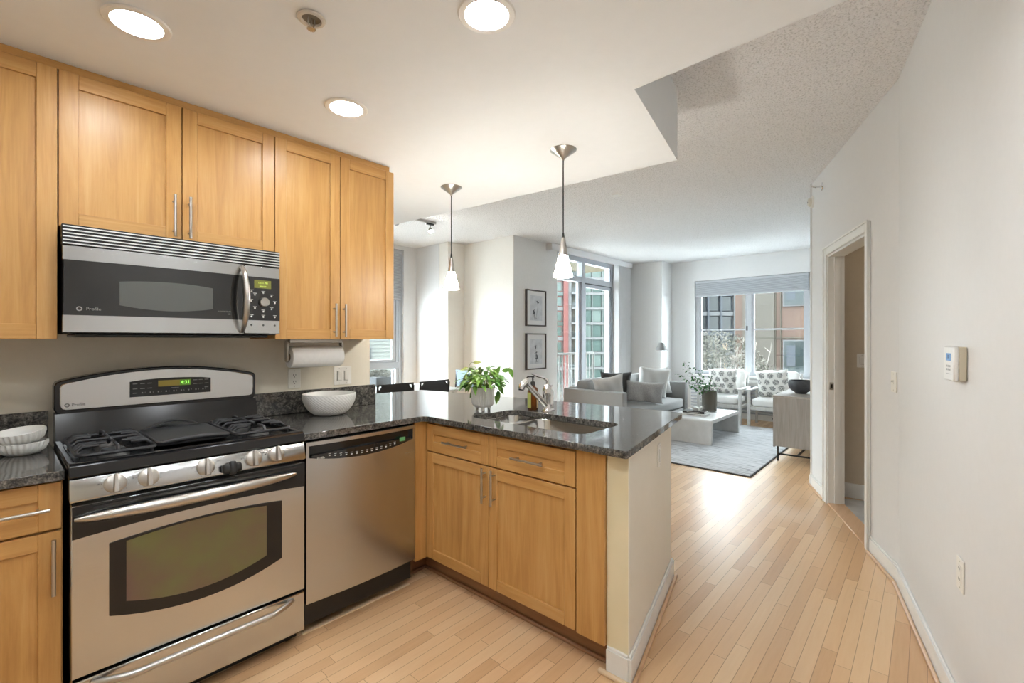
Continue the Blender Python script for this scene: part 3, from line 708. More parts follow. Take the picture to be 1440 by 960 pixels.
for x, z in ((.784, 1.556), (.798, 1.541), (.834, 1.552), (.870, 1.538), (.782, 1.512), (.885, 1.508), (.798, 1.480), (.870, 1.478), (.834, 1.465), (.783, 1.441), (.834, 1.441), (.885, 1.441)):
    mb.lathe([(0, .0012), (.0038, .0012), (.0042, 0), (0, 0)], 12, face_my(x, 2.2985, z)); mb.box(x - .008, 2.2978, z + .0065, x + .008, 2.2984, z + .0085)
obj('button', mb, 'white_print', pn)
mb = MB()
for x in (.783, .834, .885): mb.lathe([(0, .001), (.004, .001), (.004, 0), (0, 0)], 12, face_my(x, 2.2998, 1.402))
obj('indicator', mb, 'grey_print', pn)
obj('underside', MB().box(.20, 2.34, 1.345, .87, 2.66, 1.358, .004), 'black_metal', mw)

# ---- range
rg = thing('gas_range', 'stainless steel gas range with black cooktop and curved backguard between the counters', 'stove', (.536, 2.36, 0))
obj('body', MB().box(.166, 2.09, .03, .908, 2.70, .895), 'black', rg)
mb = MB()
for x in (.20, .87):
    for y in (2.13, 2.62): mb.cyl((x, y, 0), (x, y, .032), .018, 12)
obj('foot', mb, 'black_plastic', rg)
# cooktop pan with rolled lip
mb = MB().box(.158, 2.058, .893, .914, 2.60, .916, .004).box(.158, 2.10, .916, .178, 2.60, .930, .003).box(.894, 2.10, .916, .914, 2.60, .930, .003)
mb.prism([(2.044, .889), (2.060, .885), (2.10, .885), (2.10, .930), (2.060, .930), (2.048, .923)], .158, .914, Matrix(((0, 0, 1, 0), (1, 0, 0, 0), (0, 1, 0, 0), (0, 0, 0, 1))), b=.003)
obj('cooktop', mb, 'black', rg)
XP = Matrix(((0, 0, 1, 0), (1, 0, 0, 0), (0, 1, 0, 0), (0, 0, 0, 1)))     # prism in yz, extruded along x
YP = Matrix(((1, 0, 0, 0), (0, 0, 1, 0), (0, 1, 0, 0), (0, 0, 0, 1)))     # prism in xz, extruded along y
cp = obj('control_panel', MB().prism([(2.030, .816), (2.048, .884), (2.09, .884), (2.09, .812), (2.034, .812)], .160, .912, XP, b=.0025), 'steel', rg)
tilt = math.atan2(.018, .068)
def knob(x, z, par, black=False):
    y = 2.030 + (z - .816) * .265
    T_ = Matrix.Translation((x, y, z)) @ Matrix.Rotation(PI / 2 - tilt, 4, 'X')
    mb = MB().lathe([(0, .012), (.0255, .012), (.0295, .009), (.0310, 0), (0, 0)], 36, T_)
    if black:
        mb = MB().box(-.034, -.018, 0, .034, .018, .030, .010, T=T_, seg=3).box(-.012, -.026, .004, .014, .026, .034, .008, T=T_, seg=3)
        return obj('knob', mb, 'black_plastic', par, 'black plastic knob cover')
    kb = obj('knob', mb, 'nickel', par)
    g_ = MB().prism([(-.0085, -.030), (.0085, -.030), (.0045, .031), (-.0045, .031)], .010, .034, T_, b=.002)
    obj('grip', g_, 'nickel', kb); return kb
for x, z in ((.272, .851), (.362, .852), (.535, .852), (.703, .853), (.792, .855)): knob(x, z, cp)
knob(.618, .832, cp, True)
mb = MB()
for x, z in ((.272, .851), (.362, .852), (.535, .852), (.703, .853), (.792, .855)):
    y = 2.030 + (z - .816) * .265; T_ = Matrix.Translation((x, y, z)) @ Matrix.Rotation(PI / 2 - tilt, 4, 'X')
    for a in range(-150, 151, 25):
        if abs(a) < 20: continue
        q = R(a - 90); mb.box(-.0008, -.0008, .0004, .0008, .0008, .0009, T=T_ @ Matrix.Translation((.036 * math.cos(q), .0345 * math.sin(q), 0)))
    text_mb(mb, 'OFF', .006, T_ @ Matrix.Translation((.012, .0335, .0004))); text_mb(mb, 'LITE', .0055, T_ @ Matrix.Translation((.043, .016, .0004))); text_mb(mb, 'HI', .0055, T_ @ Matrix.Translation((-.043, .006, .0004)))
obj('marking', mb, 'grey_print', cp)
# oven door
dz = .815
dr = obj('oven_door', MB().box(.163, 2.036, .243, .909, 2.088, .800, .003), 'steel', rg)
def arc(u0, u1, za, zm, n=20): return [(u0 + (u1 - u0) * i / n, za + (zm - za) * (1 - (2 * i / n - 1) ** 2)) for i in range(n + 1)]
band = [(.165, .798), (.907, .798)] + arc(.907, .165, .694, .709)
band = band[::-1]
obj('black_band', MB().prism(band, 2.030, 2.037, YP, b=.001), 'black', dr)
obj('vent_slot', MB().prism(rrect(.215, .782, .872, .791, .0044), 2.027, 2.031, YP), 'black_glass', dr)
outer = arc(.256, .812, .655, .672)[::-1] + arc(.256, .812, .413, .362)
outer = outer[::-1]
obj('window_trim', MB().prism(outer, 2.0325, 2.037, YP, b=.0008), 'black', dr)
inner = (arc(.300, .750, .650, .665)[::-1] + arc(.300, .750, .446, .404))[::-1]
obj('window_glass', MB().prism(inner, 2.0308, 2.034, YP), 'oven_glass', dr)
hp = [(.166 + .696 * i / 24 + .004, 1.990 - .030 * (math.sin(PI * i / 24)) ** .8 + .034, .760) for i in range(25)]
mb = MB().tube(hp, [.006 + .0150 * math.sin(PI * i / 24) ** .45 for i in range(25)], 16); obj('handle', mb, 'nickel', dr)
# warming drawer
dw = obj('drawer', MB().box(.163, 2.036, .062, .909, 2.088, .232, .004), 'steel', rg)
hp = [(.215 + .640 * i / 20, 2.036 - .050 * min(1, math.sin(PI * i / 20) * 2.2) ** .7, .213) for i in range(21)]
obj('handle', MB().tube(hp, .0115, 14, flat=1.0), 'nickel', dw)
obj('kick_plate', MB().box(.175, 2.10, .012, .90, 2.12, .06), 'black_metal', rg)
# backguard
def bg_poly(x0, x1, z0, za, zm, r): 
    top = arc(x0 + r, x1 - r, za, zm, 24)
    p = [(x0, z0 + r)] + [(x0, za - r)] + [(x0 + r * .3, za - r * .3)] + top + [(x1 - r * .3, za - r * .3), (x1, za - r), (x1, z0 + r), (x1 - r * .3, z0 + r * .3), (x1 - r, z0), (x0 + r, z0), (x0 + r * .3, z0 + r * .3)]
    return p
bk = obj('backguard', MB().prism(bg_poly(.160, .912, 1.030, 1.168, 1.212, .022), 2.618, 2.705, YP, b=.004), 'black', rg)
obj('riser', MB().prism([(2.575, .912), (2.70, .912), (2.70, 1.034), (2.612, 1.034)], .162, .910, XP), 'black', rg)
obj('steel_fascia', MB().prism(bg_poly(.176, .896, 1.047, 1.158, 1.202, .018), 2.606, 2.620, YP, b=.003), 'steel', bk)
dp = obj('display_panel', MB().prism([(.396, 1.082), (.704, 1.082), (.704, 1.150)] + arc(.396, .704, 1.152, 1.160, 8)[::-1][1:-1] + [(.396, 1.150)], 2.603, 2.607, YP), 'black_plastic', bk)
obj('amber_display', MB().box(.497, 2.6015, 1.122, .622, 2.604, 1.149), 'display', dp)
obj('green_display', MB().box(.578, 2.6012, 1.1225, .621, 2.6016, 1.1485), emis('dim green display', (.12, .30, .02), .5), dp)
mb = MB(); text_mb(mb, '4:31', .021, face_my(.600, 2.6008, 1.1355)); obj('clock_digits', mb, 'digits', dp)
mb = MB()
for i in range(9): mb.box(.437 + i * .029, 2.6024, 1.096, .442 + i * .029, 2.6032, 1.102); text_mb(mb, str((i + 1) % 10), .010, face_my(.4495 + i * .029, 2.6028, 1.099))
for x in (.414, .440, .466): 
    for z in (1.140, 1.118): mb.box(x - .008, 2.6024, z - .0015, x + .008, 2.6032, z + .0015)
for x in (.640, .662, .686):
    for z in (1.144, 1.126): mb.box(x - .008, 2.6024, z - .0015, x + .008, 2.6032, z + .0015)
mb.box(.678, 2.6024, 1.1055, .694, 2.6032, 1.1085); mb.box(.406, 2.6024, 1.0975, .422, 2.6032, 1.1005); mb.box(.545, 2.6024, 1.113, .575, 2.6032, 1.1145)
obj('key_print', mb, mat('dim grey print', (.26, .26, .25), .5), dp)
mb = MB(); text_mb(mb, 'Profile', .016, face_my(.232, 2.6052, 1.068)); mb.lathe([(.0045, 0), (.008, 0), (.008, .0006), (.0045, .0006)], 24, face_my(.197, 2.6055, 1.068), close=False)
obj('lettering', mb, 'grey_print', bk)
# burners, grates, griddle
for x, y, r_ in ((.29, 2.21, .044), (.29, 2.44, .034), (.78, 2.21, .040), (.78, 2.44, .044)):
    b_ = obj('burner', MB().lathe([(0, .932), (r_ * .9, .932), (r_, .928), (r_ * 1.05, .915), (0, .915)], 28, Matrix.Translation((x, y, 0))), M.setdefault('burner', mat('dull burner metal', (.13, .13, .13), .45, .6)), rg)
    obj('burner_cap', MB().lathe([(0, .942), (r_ * .7, .942), (r_ * .78, .938), (r_ * .78, .932), (0, .932)], 28, Matrix.Translation((x, y, 0))), 'black_matte', b_)
def grate(x0, x1, y0, y1):
    mb = MB(); h = .960; r_ = .0062
    lo = [(x0, y0), (x1, y0), (x1, y1), (x0, y1)]
    fr_ = rrect(x0, y0, x1, y1, .03, 5)
    mb.tube([(a, b, .942) for a, b in fr_] + [(fr_[0][0], fr_[0][1], .942)], r_ * 1.1, 8, caps=False)
    cx = (x0 + x1) / 2
    ym = (y0 + y1) / 2
    mb.tube([(x0, ym, .942), (x0 + .02, ym, h), (x1 - .02, ym, h), (x1, ym, .942)], r_, 8)
    for yc in ((y0 + ym) / 2, (y1 + ym) / 2):
        for a in (0, 1, 2, 3):
            ang = a * PI / 2 + 0
            dx, dy = math.cos(ang), math.sin(ang); ex = (x1 - x0) / 2 if a % 2 == 0 else (y1 - y0) / 4
            o_ = (cx + dx * ex, yc + dy * ex); i_ = (cx + dx * .022, yc + dy * .022)
            mb.tube([(o_[0], o_[1], .942), (cx + dx * (ex - .018), yc + dy * (ex - .018), h), (i_[0], i_[1], h + .002)], [r_, r_, r_ * .8], 8)
        for s_ in (-1, 1):
            for q_ in (-1, 1):
                mb.tube([(cx + s_ * ((x1 - x0) / 2), yc + q_ * .036, .942), (cx + s_ * ((x1 - x0) / 2 - .02), yc + q_ * .036, h), (cx + s_ * .045, yc + q_ * .036, h)], [r_, r_, r_ * .8], 8)
    for a, b in lo: mb.cyl((a + (.012 if a == x0 else -.012), b + (.012 if b == y0 else -.012), .912), (a + (.012 if a == x0 else -.012), b + (.012 if b == y0 else -.012), .944), .006, 8)
    return obj('grate', mb, 'black_matte', rg)
grate(.185, .400, 2.125, 2.545); grate(.672, .887, 2.125, 2.545)
gd = obj('griddle', MB().prism(rrect(.412, 2.165, .660, 2.53, .028), .929, .947, b=.003), 'black_matte', rg)
obj('griddle_surface', MB().prism(rrect(.422, 2.185, .650, 2.50, .02), .9465, .9475), mat('worn griddle top', (.035, .035, .036), .5), gd)
hp = [(.44 + .19 * i / 10, 2.525, .947 + .026 * math.sin(PI * i / 10)) for i in range(11)]
obj('handle', MB().tube(hp, .005, 8), 'black_matte', gd)
hp = [(.425 + .22 * i / 10, 2.155 - .018 * math.sin(PI * i / 10), .945 + .010 * math.sin(PI * i / 10)) for i in range(11)]
obj('handle', MB().tube(hp, .010, 10), 'black_matte', gd)

# ---- dishwasher
dwt = thing('dishwasher', 'stainless steel dishwasher with black curved control strip right of the stove', 'dishwasher', (1.22, 2.35, 0))
obj('body', MB().box(.932, 2.10, .04, 1.515, 2.68, .872), 'black_metal', dwt)
def dbow(x): return 2.066 - .014 * (1 - ((x - 1.2235) / .29) ** 2)
def dbowed(mb, zf, x0=.930, x1=1.517, off=0, th=.03, n=28):
    b2 = bmesh.new(); cl = []
    for i in range(n + 1):
        x = x0 + (x1 - x0) * i / n; y = dbow(x) + off; za, zb = zf(x)
        cl.append([b2.verts.new(p) for p in ((x, y, za), (x, y, zb), (x, 2.10 if th is None else y + th, zb), (x, 2.10 if th is None else y + th, za))])
    for a, b in zip(cl, cl[1:]):
        for q in range(4): b2.faces.new([a[q], b[q], b[(q + 1) % 4], a[(q + 1) % 4]])
    b2.faces.new(cl[0][::-1]); b2.faces.new(cl[-1]); bmesh.ops.recalc_face_normals(b2, faces=b2.faces[:]); mb._merge(b2)
lower = lambda x: .805 - .034 * (1 - ((x - 1.2235) / .29) ** 2)
mb = MB(); dbowed(mb, lambda x: (.150, lower(x)), th=None); dbowed(mb, lambda x: (.857, .874), th=None)
dbowed(mb, lambda x: (lower(x) - .001, .858), .930, .942, th=None, n=3); dbowed(mb, lambda x: (lower(x) - .001, .858), 1.505, 1.517, th=None, n=3)
dd = obj('door', mb, 'steel_dw', dwt)
mb = MB(); dbowed(mb, lambda x: (lower(x) - .001, .857), .942, 1.505, .020, .006); obj('pocket', mb, 'black', dd)
mb = MB(); dbowed(mb, lambda x: (lower(x) + .001, lower(x) + .010 + .036 * (1 - ((x - 1.2235) / .27) ** 2)), .955, 1.495, .003, .016); cs = obj('control_strip', mb, 'black_glass', dd)
mb = MB()
for i in range(14):
    x = 1.035 + i * .027; mb.box(x - .004, dbow(x) + .0015, lower(x) + .012, x + .004, dbow(x) + .0028, lower(x) + .0165); mb.box(x - .006, dbow(x) + .0015, lower(x) + .022, x + .006, dbow(x) + .0028, lower(x) + .0235)
text_mb(mb, 'Profile', .014, face_my(.995, dbow(.995) + .0012, .795)); 
obj('button_print', mb, 'white_print', cs)
mb = MB(); text_mb(mb, '--', .001, face_my(0, 0, 0)) if False else None
obj('lcd', MB().box(1.418, dbow(1.43) + .0005, lower(1.44) + .012, 1.452, dbow(1.43) + .003, lower(1.44) + .032), 'dw_lcd', cs)
mb = MB(); text_mb(mb, 'Triton', .017, face_my(1.470 - .01, dbow(1.46) - .0006, .735)); obj('badge', mb, mat('brass badge', (.42, .33, .20), .35, .8), dd)
obj('toe_kick', MB().box(.935, 2.20, .0, 1.512, 2.235, .15), 'black_metal', dwt)

# ---- base cabinets
bc = thing('base_cabinet', 'maple base cabinet with one drawer, cut off by the left edge beside the stove', 'kitchen cabinet', (-.1, 2.4, 0), 0, 'maple base cabinets')
obj('cabinet_box', MB().box(-.40, 2.12, .105, .150, 2.70, .883).box(-.40, 2.19, 0, .150, 2.70, .105), ['maple'], bc)
dwr = shaker(bc, 'drawer', 'y', -.335, .148, .722, .876, 2.10); bar_handle(dwr, (-.10, 2.10, .795), (.118, 2.10, .795), (0, -.032, 0))
do = shaker(bc, 'door', 'y', -.335, .148, .110, .718, 2.10); bar_handle(do, (.126, 2.10, .520), (.126, 2.10, .698), (0, -.032, 0))
bs = thing('sink_cabinet', 'maple sink base cabinet with two drawers and two doors in the peninsula', 'kitchen cabinet', (1.9, 1.6, 0), 0, 'maple base cabinets')
mb = MB().box(1.640, .985, .112, 1.656, 2.11, .883).box(1.656, 2.085, .112, 2.15, 2.10, .883).box(1.656, .99, .112, 2.15, 1.01, .883).box(1.656, 1.01, .112, 2.15, 2.085, .13)
obj('cabinet_box', mb, 'maple', bs)
for a, b, h0, h1, hy in ((1.606, 2.094, 1.738, 1.928, 1.625), (1.096, 1.606, 1.250, 1.437, 1.562)):
    q = shaker(bs, 'drawer', 'x', a, b, .715, .868, 1.62); bar_handle(q, (1.62, h0, .787), (1.62, h1, .787), (-.030, 0, 0))
    q = shaker(bs, 'door', 'x', a, b, .116, .711, 1.62); bar_handle(q, (1.62, hy, .535), (1.62, hy, .705), (-.030, 0, 0))
obj('filler_panel', MB().box(1.622, .959, .112, 1.639, 1.092, .883, .001), 'maple', bs)
obj('corner_post', MB().box(1.545, 2.10, .112, 1.622, 2.118, .883, .001).box(1.622, 2.10, .112, 1.64, 2.118, .883), 'maple', bs)
obj('toe_kick', MB().box(1.695, .985, 0, 1.708, 2.20, .112).box(1.53, 2.20, 0, 1.708, 2.214, .112), 'kick', bs)
struct('trim_shoe_cabinet', MB().box(1.677, .985, 0, 1.694, 2.199, .018, .005).box(1.53, 2.182, 0, 1.677, 2.199, .018, .005), 'kick')
struct('trim_floor_strip', MB().box(.93, 2.10, 0, 1.51, 2.118, .006, .001), 'shoe_light')

# ---- worktops
def rline(cx, cy, r, a0, a1, n=6): return [(cx + r * math.cos(R(a0 + (a1 - a0) * i / n)), cy + r * math.sin(R(a0 + (a1 - a0) * i / n))) for i in range(n + 1)]
ct = thing('countertop', 'dark granite worktop wrapping from the stove round the sink peninsula', 'countertop', (1.9, 2.1, .884))
CP = [(.918, 2.070), (1.565, 2.070), (1.588, 2.05), (1.588, .848), (1.600, .842), (2.622, 1.044), (2.640, 1.058), (2.655, 1.13), (2.594, 1.806), (2.471, 2.742), (2.387, 3.154), (2.001, 3.215), (1.675, 3.25), (1.675, 2.718), (.918, 2.718)]
hole = rrect(1.735, 1.135, 2.095, 1.868, .06, 6)
obj('worktop', MB().prism(CP, .884, .914, b=.002, holes=[hole[::-1]]), 'granite', ct)
obj('backsplash', MB().box(.914, 2.698, .915, 1.672, 2.718, 1.042, .002), 'granite', ct)
cl_ = thing('countertop', 'short dark granite worktop left of the stove under the two stacked bowls', 'countertop', (-.1, 2.4, .884))
obj('worktop', MB().box(-.42, 2.07, .884, .152, 2.718, .914, .002), 'granite', cl_)
obj('backsplash', MB().box(-.42, 2.698, .915, .148, 2.718, 1.042, .002), 'granite', cl_)

# ---- sink, faucet
sk = thing('kitchen_sink', 'undermount double bowl stainless steel sink set into the granite peninsula', 'sink', (1.92, 1.5, .884))
def basin(x0, y0, x1, y1, r, dep):
    mb = MB(); b2 = bmesh.new(); lv = []
    for ins, z in ((-.012, .8835), (0, .8835), (.003, .876), (.008, dep + .03), (.02, dep + .008), (.045, dep)):
        lv.append([b2.verts.new((a, b, z)) for a, b in rrect(x0 + ins, y0 + ins, x1 - ins, y1 - ins, max(.01, r - ins * .5), 6)])
    for a, b in zip(lv, lv[1:]):
        n = len(a)
        for i in range(n): b2.faces.new([a[i], a[(i + 1) % n], b[(i + 1) % n], b[i]])
    b2.faces.new(lv[-1]); mb._merge(b2)
    return mb
def drain(par, x, y, z): obj('drain', MB().lathe([(0, .001), (.030, .001), (.042, .004), (.044, 0)], 28, Matrix.Translation((x, y, z)), close=False), 'chrome', par)
b1 = obj('large_basin', basin(1.725, 1.125, 2.105, 1.655, .07, .70), 'sink', sk); drain(b1, 1.92, 1.38, .701)
b1 = obj('small_basin', basin(1.745, 1.695, 2.105, 1.878, .06, .73), 'sink', sk); drain(b1, 1.93, 1.785, .731)
obj('divider', MB().box(1.73, 1.655, .868, 2.105, 1.695, .8832, .006), 'sink', sk)
fx, fy = 2.165, 1.665
fc = thing('faucet', 'chrome pull-out faucet with top lever leaning over the sink', 'faucet', (fx, fy, .914))
bd = obj('body', MB().lathe([(0, .9143), (.031, .9143), (.031, .918), (.026, .924), (.022, .94), (.022, 1.00), (.025, 1.01), (.026, 1.045), (.020, 1.060), (.012, 1.072), (0, 1.078)], 28, Matrix.Translation((fx, fy, 0))), 'chrome', fc)
s0 = Vector((fx - .005, fy, .948)); s1 = Vector((2.012, 1.684, 1.080))
obj('spout', MB().tube([s0, s0 + (s1 - s0) * .5, s1], [.0175, .0155, .0150], 18), 'chrome', fc)
dv = (s1 - s0).normalized(); h0 = s1
sp_ = obj('spray_head', MB().tube([h0, h0 + dv * .012, h0 + dv * .018 + Vector((-.002, 0, .004)), h0 + Vector((-.024, .006, .008)), h0 + Vector((-.038, .01, -.004)), h0 + Vector((-.042, .011, -.022))], [.014, .017, .020, .021, .020, .018], 18), 'chrome', fc)
obj('nozzle', MB().cyl(h0 + Vector((-.042, .011, -.021)), h0 + Vector((-.043, .0113, -.029)), .015, 18), 'black_plastic', sp_)
lv = [(fx + .004, fy - .002, 1.070), (fx + .002, fy - .001, 1.095), (fx - .018, fy + .006, 1.112), (fx - .060, fy + .020, 1.123), (fx - .100, fy + .034, 1.140)]
obj('lever', MB().tube(lv, [.011, .010, .0085, .007, .0045], 12, flat=1.0), 'chrome', fc)
sbx, sby = 2.170, 1.775
sb = thing('soap_bottle', 'amber soap bottle with black pump and green label behind the faucet', 'soap bottle', (sbx, sby, .914))
obj('bottle', MB().lathe([(0, .9145), (.030, .9145), (.032, .918), (.032, 1.030), (.028, 1.044), (.013, 1.054), (.013, 1.060), (0, 1.060)], 28, Matrix.Translation((sbx, sby, 0))), 'amber', sb)
b2 = MB(); b2.grid(lambda u, v_: (sbx + .0325 * math.cos(R(150 + u * 140)), sby + .0325 * math.sin(R(150 + u * 140)), .928 + v_ * .092), 16, 1)
obj('label', MB(), 'label_g', sb) if False else None
for a0, a1, nm, mm in ((120, 200, 'green_label', 'label_g'), (265, 330, 'pale_label', mat('tan label', (.55, .42, .22), .5))):
    b2 = MB(); b2.grid(lambda u, v_: (sbx + .0325 * math.cos(R(a0 + u * (a1 - a0))), sby + .0325 * math.sin(R(a0 + u * (a1 - a0))), .926 + v_ * .092), 14, 1); obj(nm, b2, mm, sb)
mb = MB().lathe([(0, 1.0605), (.014, 1.0605), (.014, 1.080), (.008, 1.084), (.005, 1.086), (.005, 1.106), (.010, 1.107), (.010, 1.116), (0, 1.117)], 20, Matrix.Translation((sbx, sby, 0))).tube([(sbx, sby, 1.112), (sbx - .035, sby + .012, 1.112), (sbx - .040, sby + .013, 1.106)], .0045, 8)
obj('pump', mb, 'black_plastic', sb)
sd = single('handle_housing', MB().lathe([(0, 0), (.023, 0), (.023, .004), (.017, .010), (.017, .110), (.013, .120), (.006, .124), (.006, .140), (.010, .142), (.010, .150), (0, .151)], 24), 'chrome', 'slim silvery handle housing just right of the faucet body', 'handle housing', (2.226, 1.682, .9145))  # chrome cylinder taken for the faucet's side handle housing

# ---- potted plant
px_, py_ = 1.955, 1.985
pp = thing('potted_plant', 'variegated pothos in a white ribbed footed pot on the peninsula', 'plant', (px_, py_, .914))
def ribbed(prof, n, amp, k_, T=None):
    mb = MB(); b2 = bmesh.new(); rings = []
    for r_, z, a_ in prof: rings.append([b2.verts.new(((r_ + a_ * amp * math.cos(k_ * 2 * PI * i / n)) * math.cos(2 * PI * i / n), (r_ + a_ * amp * math.cos(k_ * 2 * PI * i / n)) * math.sin(2 * PI * i / n), z)) for i in range(n)])
    for a, b in zip(rings, rings[1:]):
        for i in range(n): b2.faces.new([a[i], a[(i + 1) % n], b[(i + 1) % n], b[i]])
    b2.faces.new(rings[0][::-1]); b2.faces.new(rings[-1]); mb._merge(b2, 0, T); return mb
TP = Matrix.Translation((px_, py_, 0))
pt = obj('pot', ribbed([(.028, .932, 0), (.052, .936, .4), (.066, .952, 1), (.068, 1.00, 1), (.069, 1.045, 1), (.071, 1.052, 0), (.066, 1.052, 0), (.064, 1.035, 0)], 160, .0012, 40, TP), 'ceramic', pp)
for a in (45, 135, 225, 315):
    q = Vector((px_ + .036 * math.cos(R(a)), py_ + .036 * math.sin(R(a)), 0)); obj('foot', MB().lathe([(0, .9145), (.008, .9145), (.010, .922), (.009, .940), (0, .940)], 14, Matrix.Translation(q)), mat('grey foot glaze', (.20, .19, .18), .4) if a == 45 else 'ceramic', pt)
obj('saucer', MB().lathe([(0, .9142), (.056, .9142), (.058, .9165), (0, .9165)], 32, TP), mat('clear grey saucer', (.16, .16, .165), .2), pp) if False else None
obj('soil', MB().lathe([(0, 1.042), (.0645, 1.036)], 24, TP, close=False), 'soil', pp)
rnd = random.Random(3)
def leaf(mb, base, dirv, up, L_, W_, droop=.35):
    dirv = dirv.normalized(); side = dirv.cross(up).normalized(); nn = side.cross(dirv).normalized()
    prof = [(0, .0), (.12, .62), (.3, 1.0), (.55, .86), (.8, .45), (1, 0)]
    b2 = bmesh.new(); rows = []
    for q, w_ in prof:
        c_ = base + dirv * L_ * q - Vector((0, 0, 1)) * droop * L_ * q * q
        rows.append([b2.verts.new(c_ + side * W_ * w_ * s_ + nn * abs(s_) * W_ * .22 * w_) for s_ in (-1, -.5, 0, .5, 1)])
    for a, b in zip(rows, rows[1:]):
        for i in range(4): b2.faces.new([a[i], a[i + 1], b[i + 1], b[i]])
    bmesh.ops.remove_doubles(b2, verts=b2.verts[:], dist=1e-5); mb._merge(b2)
fo, stm, yl = MB(), MB(), MB()
for i in range(190):
    a = rnd.uniform(0, 2 * PI); e = rnd.uniform(.05, 1.0); r_ = .025 + .12 * math.cos(e * 1.35) * rnd.uniform(.5, 1.0); h = 1.05 + .125 * math.sin(e * 1.5) * rnd.uniform(.55, 1)
    p = Vector((px_ + r_ * math.cos(a), py_ + r_ * math.sin(a), h)); b0 = Vector((px_ + .03 * math.cos(a), py_ + .03 * math.sin(a), 1.04))
    if i % 2: stm.tube([b0, (b0 + p) / 2 + Vector((0, 0, .02)), p], .0014, 5)
    dv_ = Vector((math.cos(a + rnd.gauss(0, .4)), math.sin(a + rnd.gauss(0, .4)), rnd.uniform(-.5, .4)))
    leaf(fo, p, dv_, Vector((0, 0, 1)), rnd.uniform(.04, .065), rnd.uniform(.010, .017), rnd.uniform(.2, .6))
def toR(dx, dz, dd=0): return Vector((px_, py_, 0)) + rt * dx + fw * dd + Vector((0, 0, dz))
for pth, lv_ in (([(0.02, 1.05), (.07, 1.12), (.115, 1.15), (.165, 1.168)], [(.075, 1.13, 60), (.115, 1.145, 20), (.160, 1.165, -70)]), ([(.03, 1.05), (.085, 1.09), (.10, 1.05)], [(.08, 1.085, -30), (.095, 1.06, -60), (.09, 1.03, -85), (.085, 1.01, -95)]), ([(-.02, 1.05), (-.07, 1.13), (-.09, 1.09)], [(-.07, 1.12, 220), (-.085, 1.08, 250), (-.05, 1.04, 240)])):
    stm.tube([toR(*q, .01 * i) for i, q in enumerate(pth)], .0016, 6)
    for x, z, an_ in lv_: leaf(fo, toR(x, z, .01), rt * math.cos(R(an_)) + Vector((0, 0, math.sin(R(an_)))), -fw, .060, .014, .1)
stm.tube([toR(-.03, 1.05), toR(-.055, 1.11), toR(-.085, 1.175), toR(-.07, 1.20), toR(-.02, 1.195)], .0018, 6)
for x, z, an_ in ((-.085, 1.165, 190), (-.06, 1.197, 8), (-.095, 1.13, 240)): leaf(yl, toR(x, z), rt * math.cos(R(an_)) + Vector((0, 0, math.sin(R(an_)))), -fw + Vector((0, 0, .5)), .055, .011, .1)
obj('leaves', fo, 'leaf', pp); obj('stems', stm, 'stem', pp); obj('young_leaves', yl, 'leaf_y', pp, 'yellow green new leaves')

# ---- bowls
def diamond_bowl():
    mb = MB(); n, mrows = 264, 30; b2 = bmesh.new(); rings = []
    def prof(q): 
        r_ = .062 + .079 * math.sin(min(1, q * 1.0) * PI / 2) ** .75; return r_, .118 * q ** 1.25
    for j in range(mrows + 1):
        q = j / mrows; r_, z = prof(q)
        am = .0026 * min(1, q * 8) * min(1, (1 - q) * 12)
        rings.append([b2.verts.new(((r_ + am * math.cos(i * 2 * PI * 44 / n + j * 1.9)) * math.cos(2 * PI * i / n), (r_ + am * math.cos(i * 2 * PI * 44 / n + j * 1.9)) * math.sin(2 * PI * i / n), z)) for i in range(n)])
    for q in (1.0, .8, .5, .2, .08):
        r_, z = prof(q); rings.append([b2.verts.new(((r_ - .006) * math.cos(2 * PI * i / n), (r_ - .006) * math.sin(2 * PI * i / n), z + (.004 if q < 1 else .001))) for i in range(n)])
    for a, b in zip(rings, rings[1:]):
        for i in range(n): b2.faces.new([a[i], a[(i + 1) % n], b[(i + 1) % n], b[i]])
    b2.faces.new(rings[0][::-1]); b2.faces.new(rings[-1]); mb._merge(b2); return mb
single('large_bowl', diamond_bowl(), 'diamond', 'large ivory bowl with diamond texture on the granite under the paper towel', 'bowl', (1.262, 2.515, .9145), angle=60)
def small_bowl():
    n = 180; pr = [(.030, 0, 0), (.044, .003, .4), (.060, .016, 1), (.067, .034, 1), (.069, .046, .6), (.069, .047, 0), (.064, .047, 0), (.061, .034, 0), (.045, .014, 0), (.02, .008, 0)]
    return ribbed(pr, n, .0028, 26)
b_ = single('small_bowl', small_bowl(), 'stone_bowl', 'lower of the two stacked white ribbed bowls on the left worktop', 'bowl', (.068, 2.475, .9145), 'stacked ribbed bowls')
c_ = b_.copy(); C.objects.link(c_); c_.location = (.066, 2.476, .9550); c_.rotation_euler = (R(5), R(-6), 0); c_['label'] = 'upper, slightly tilted one of the two stacked white ribbed bowls'

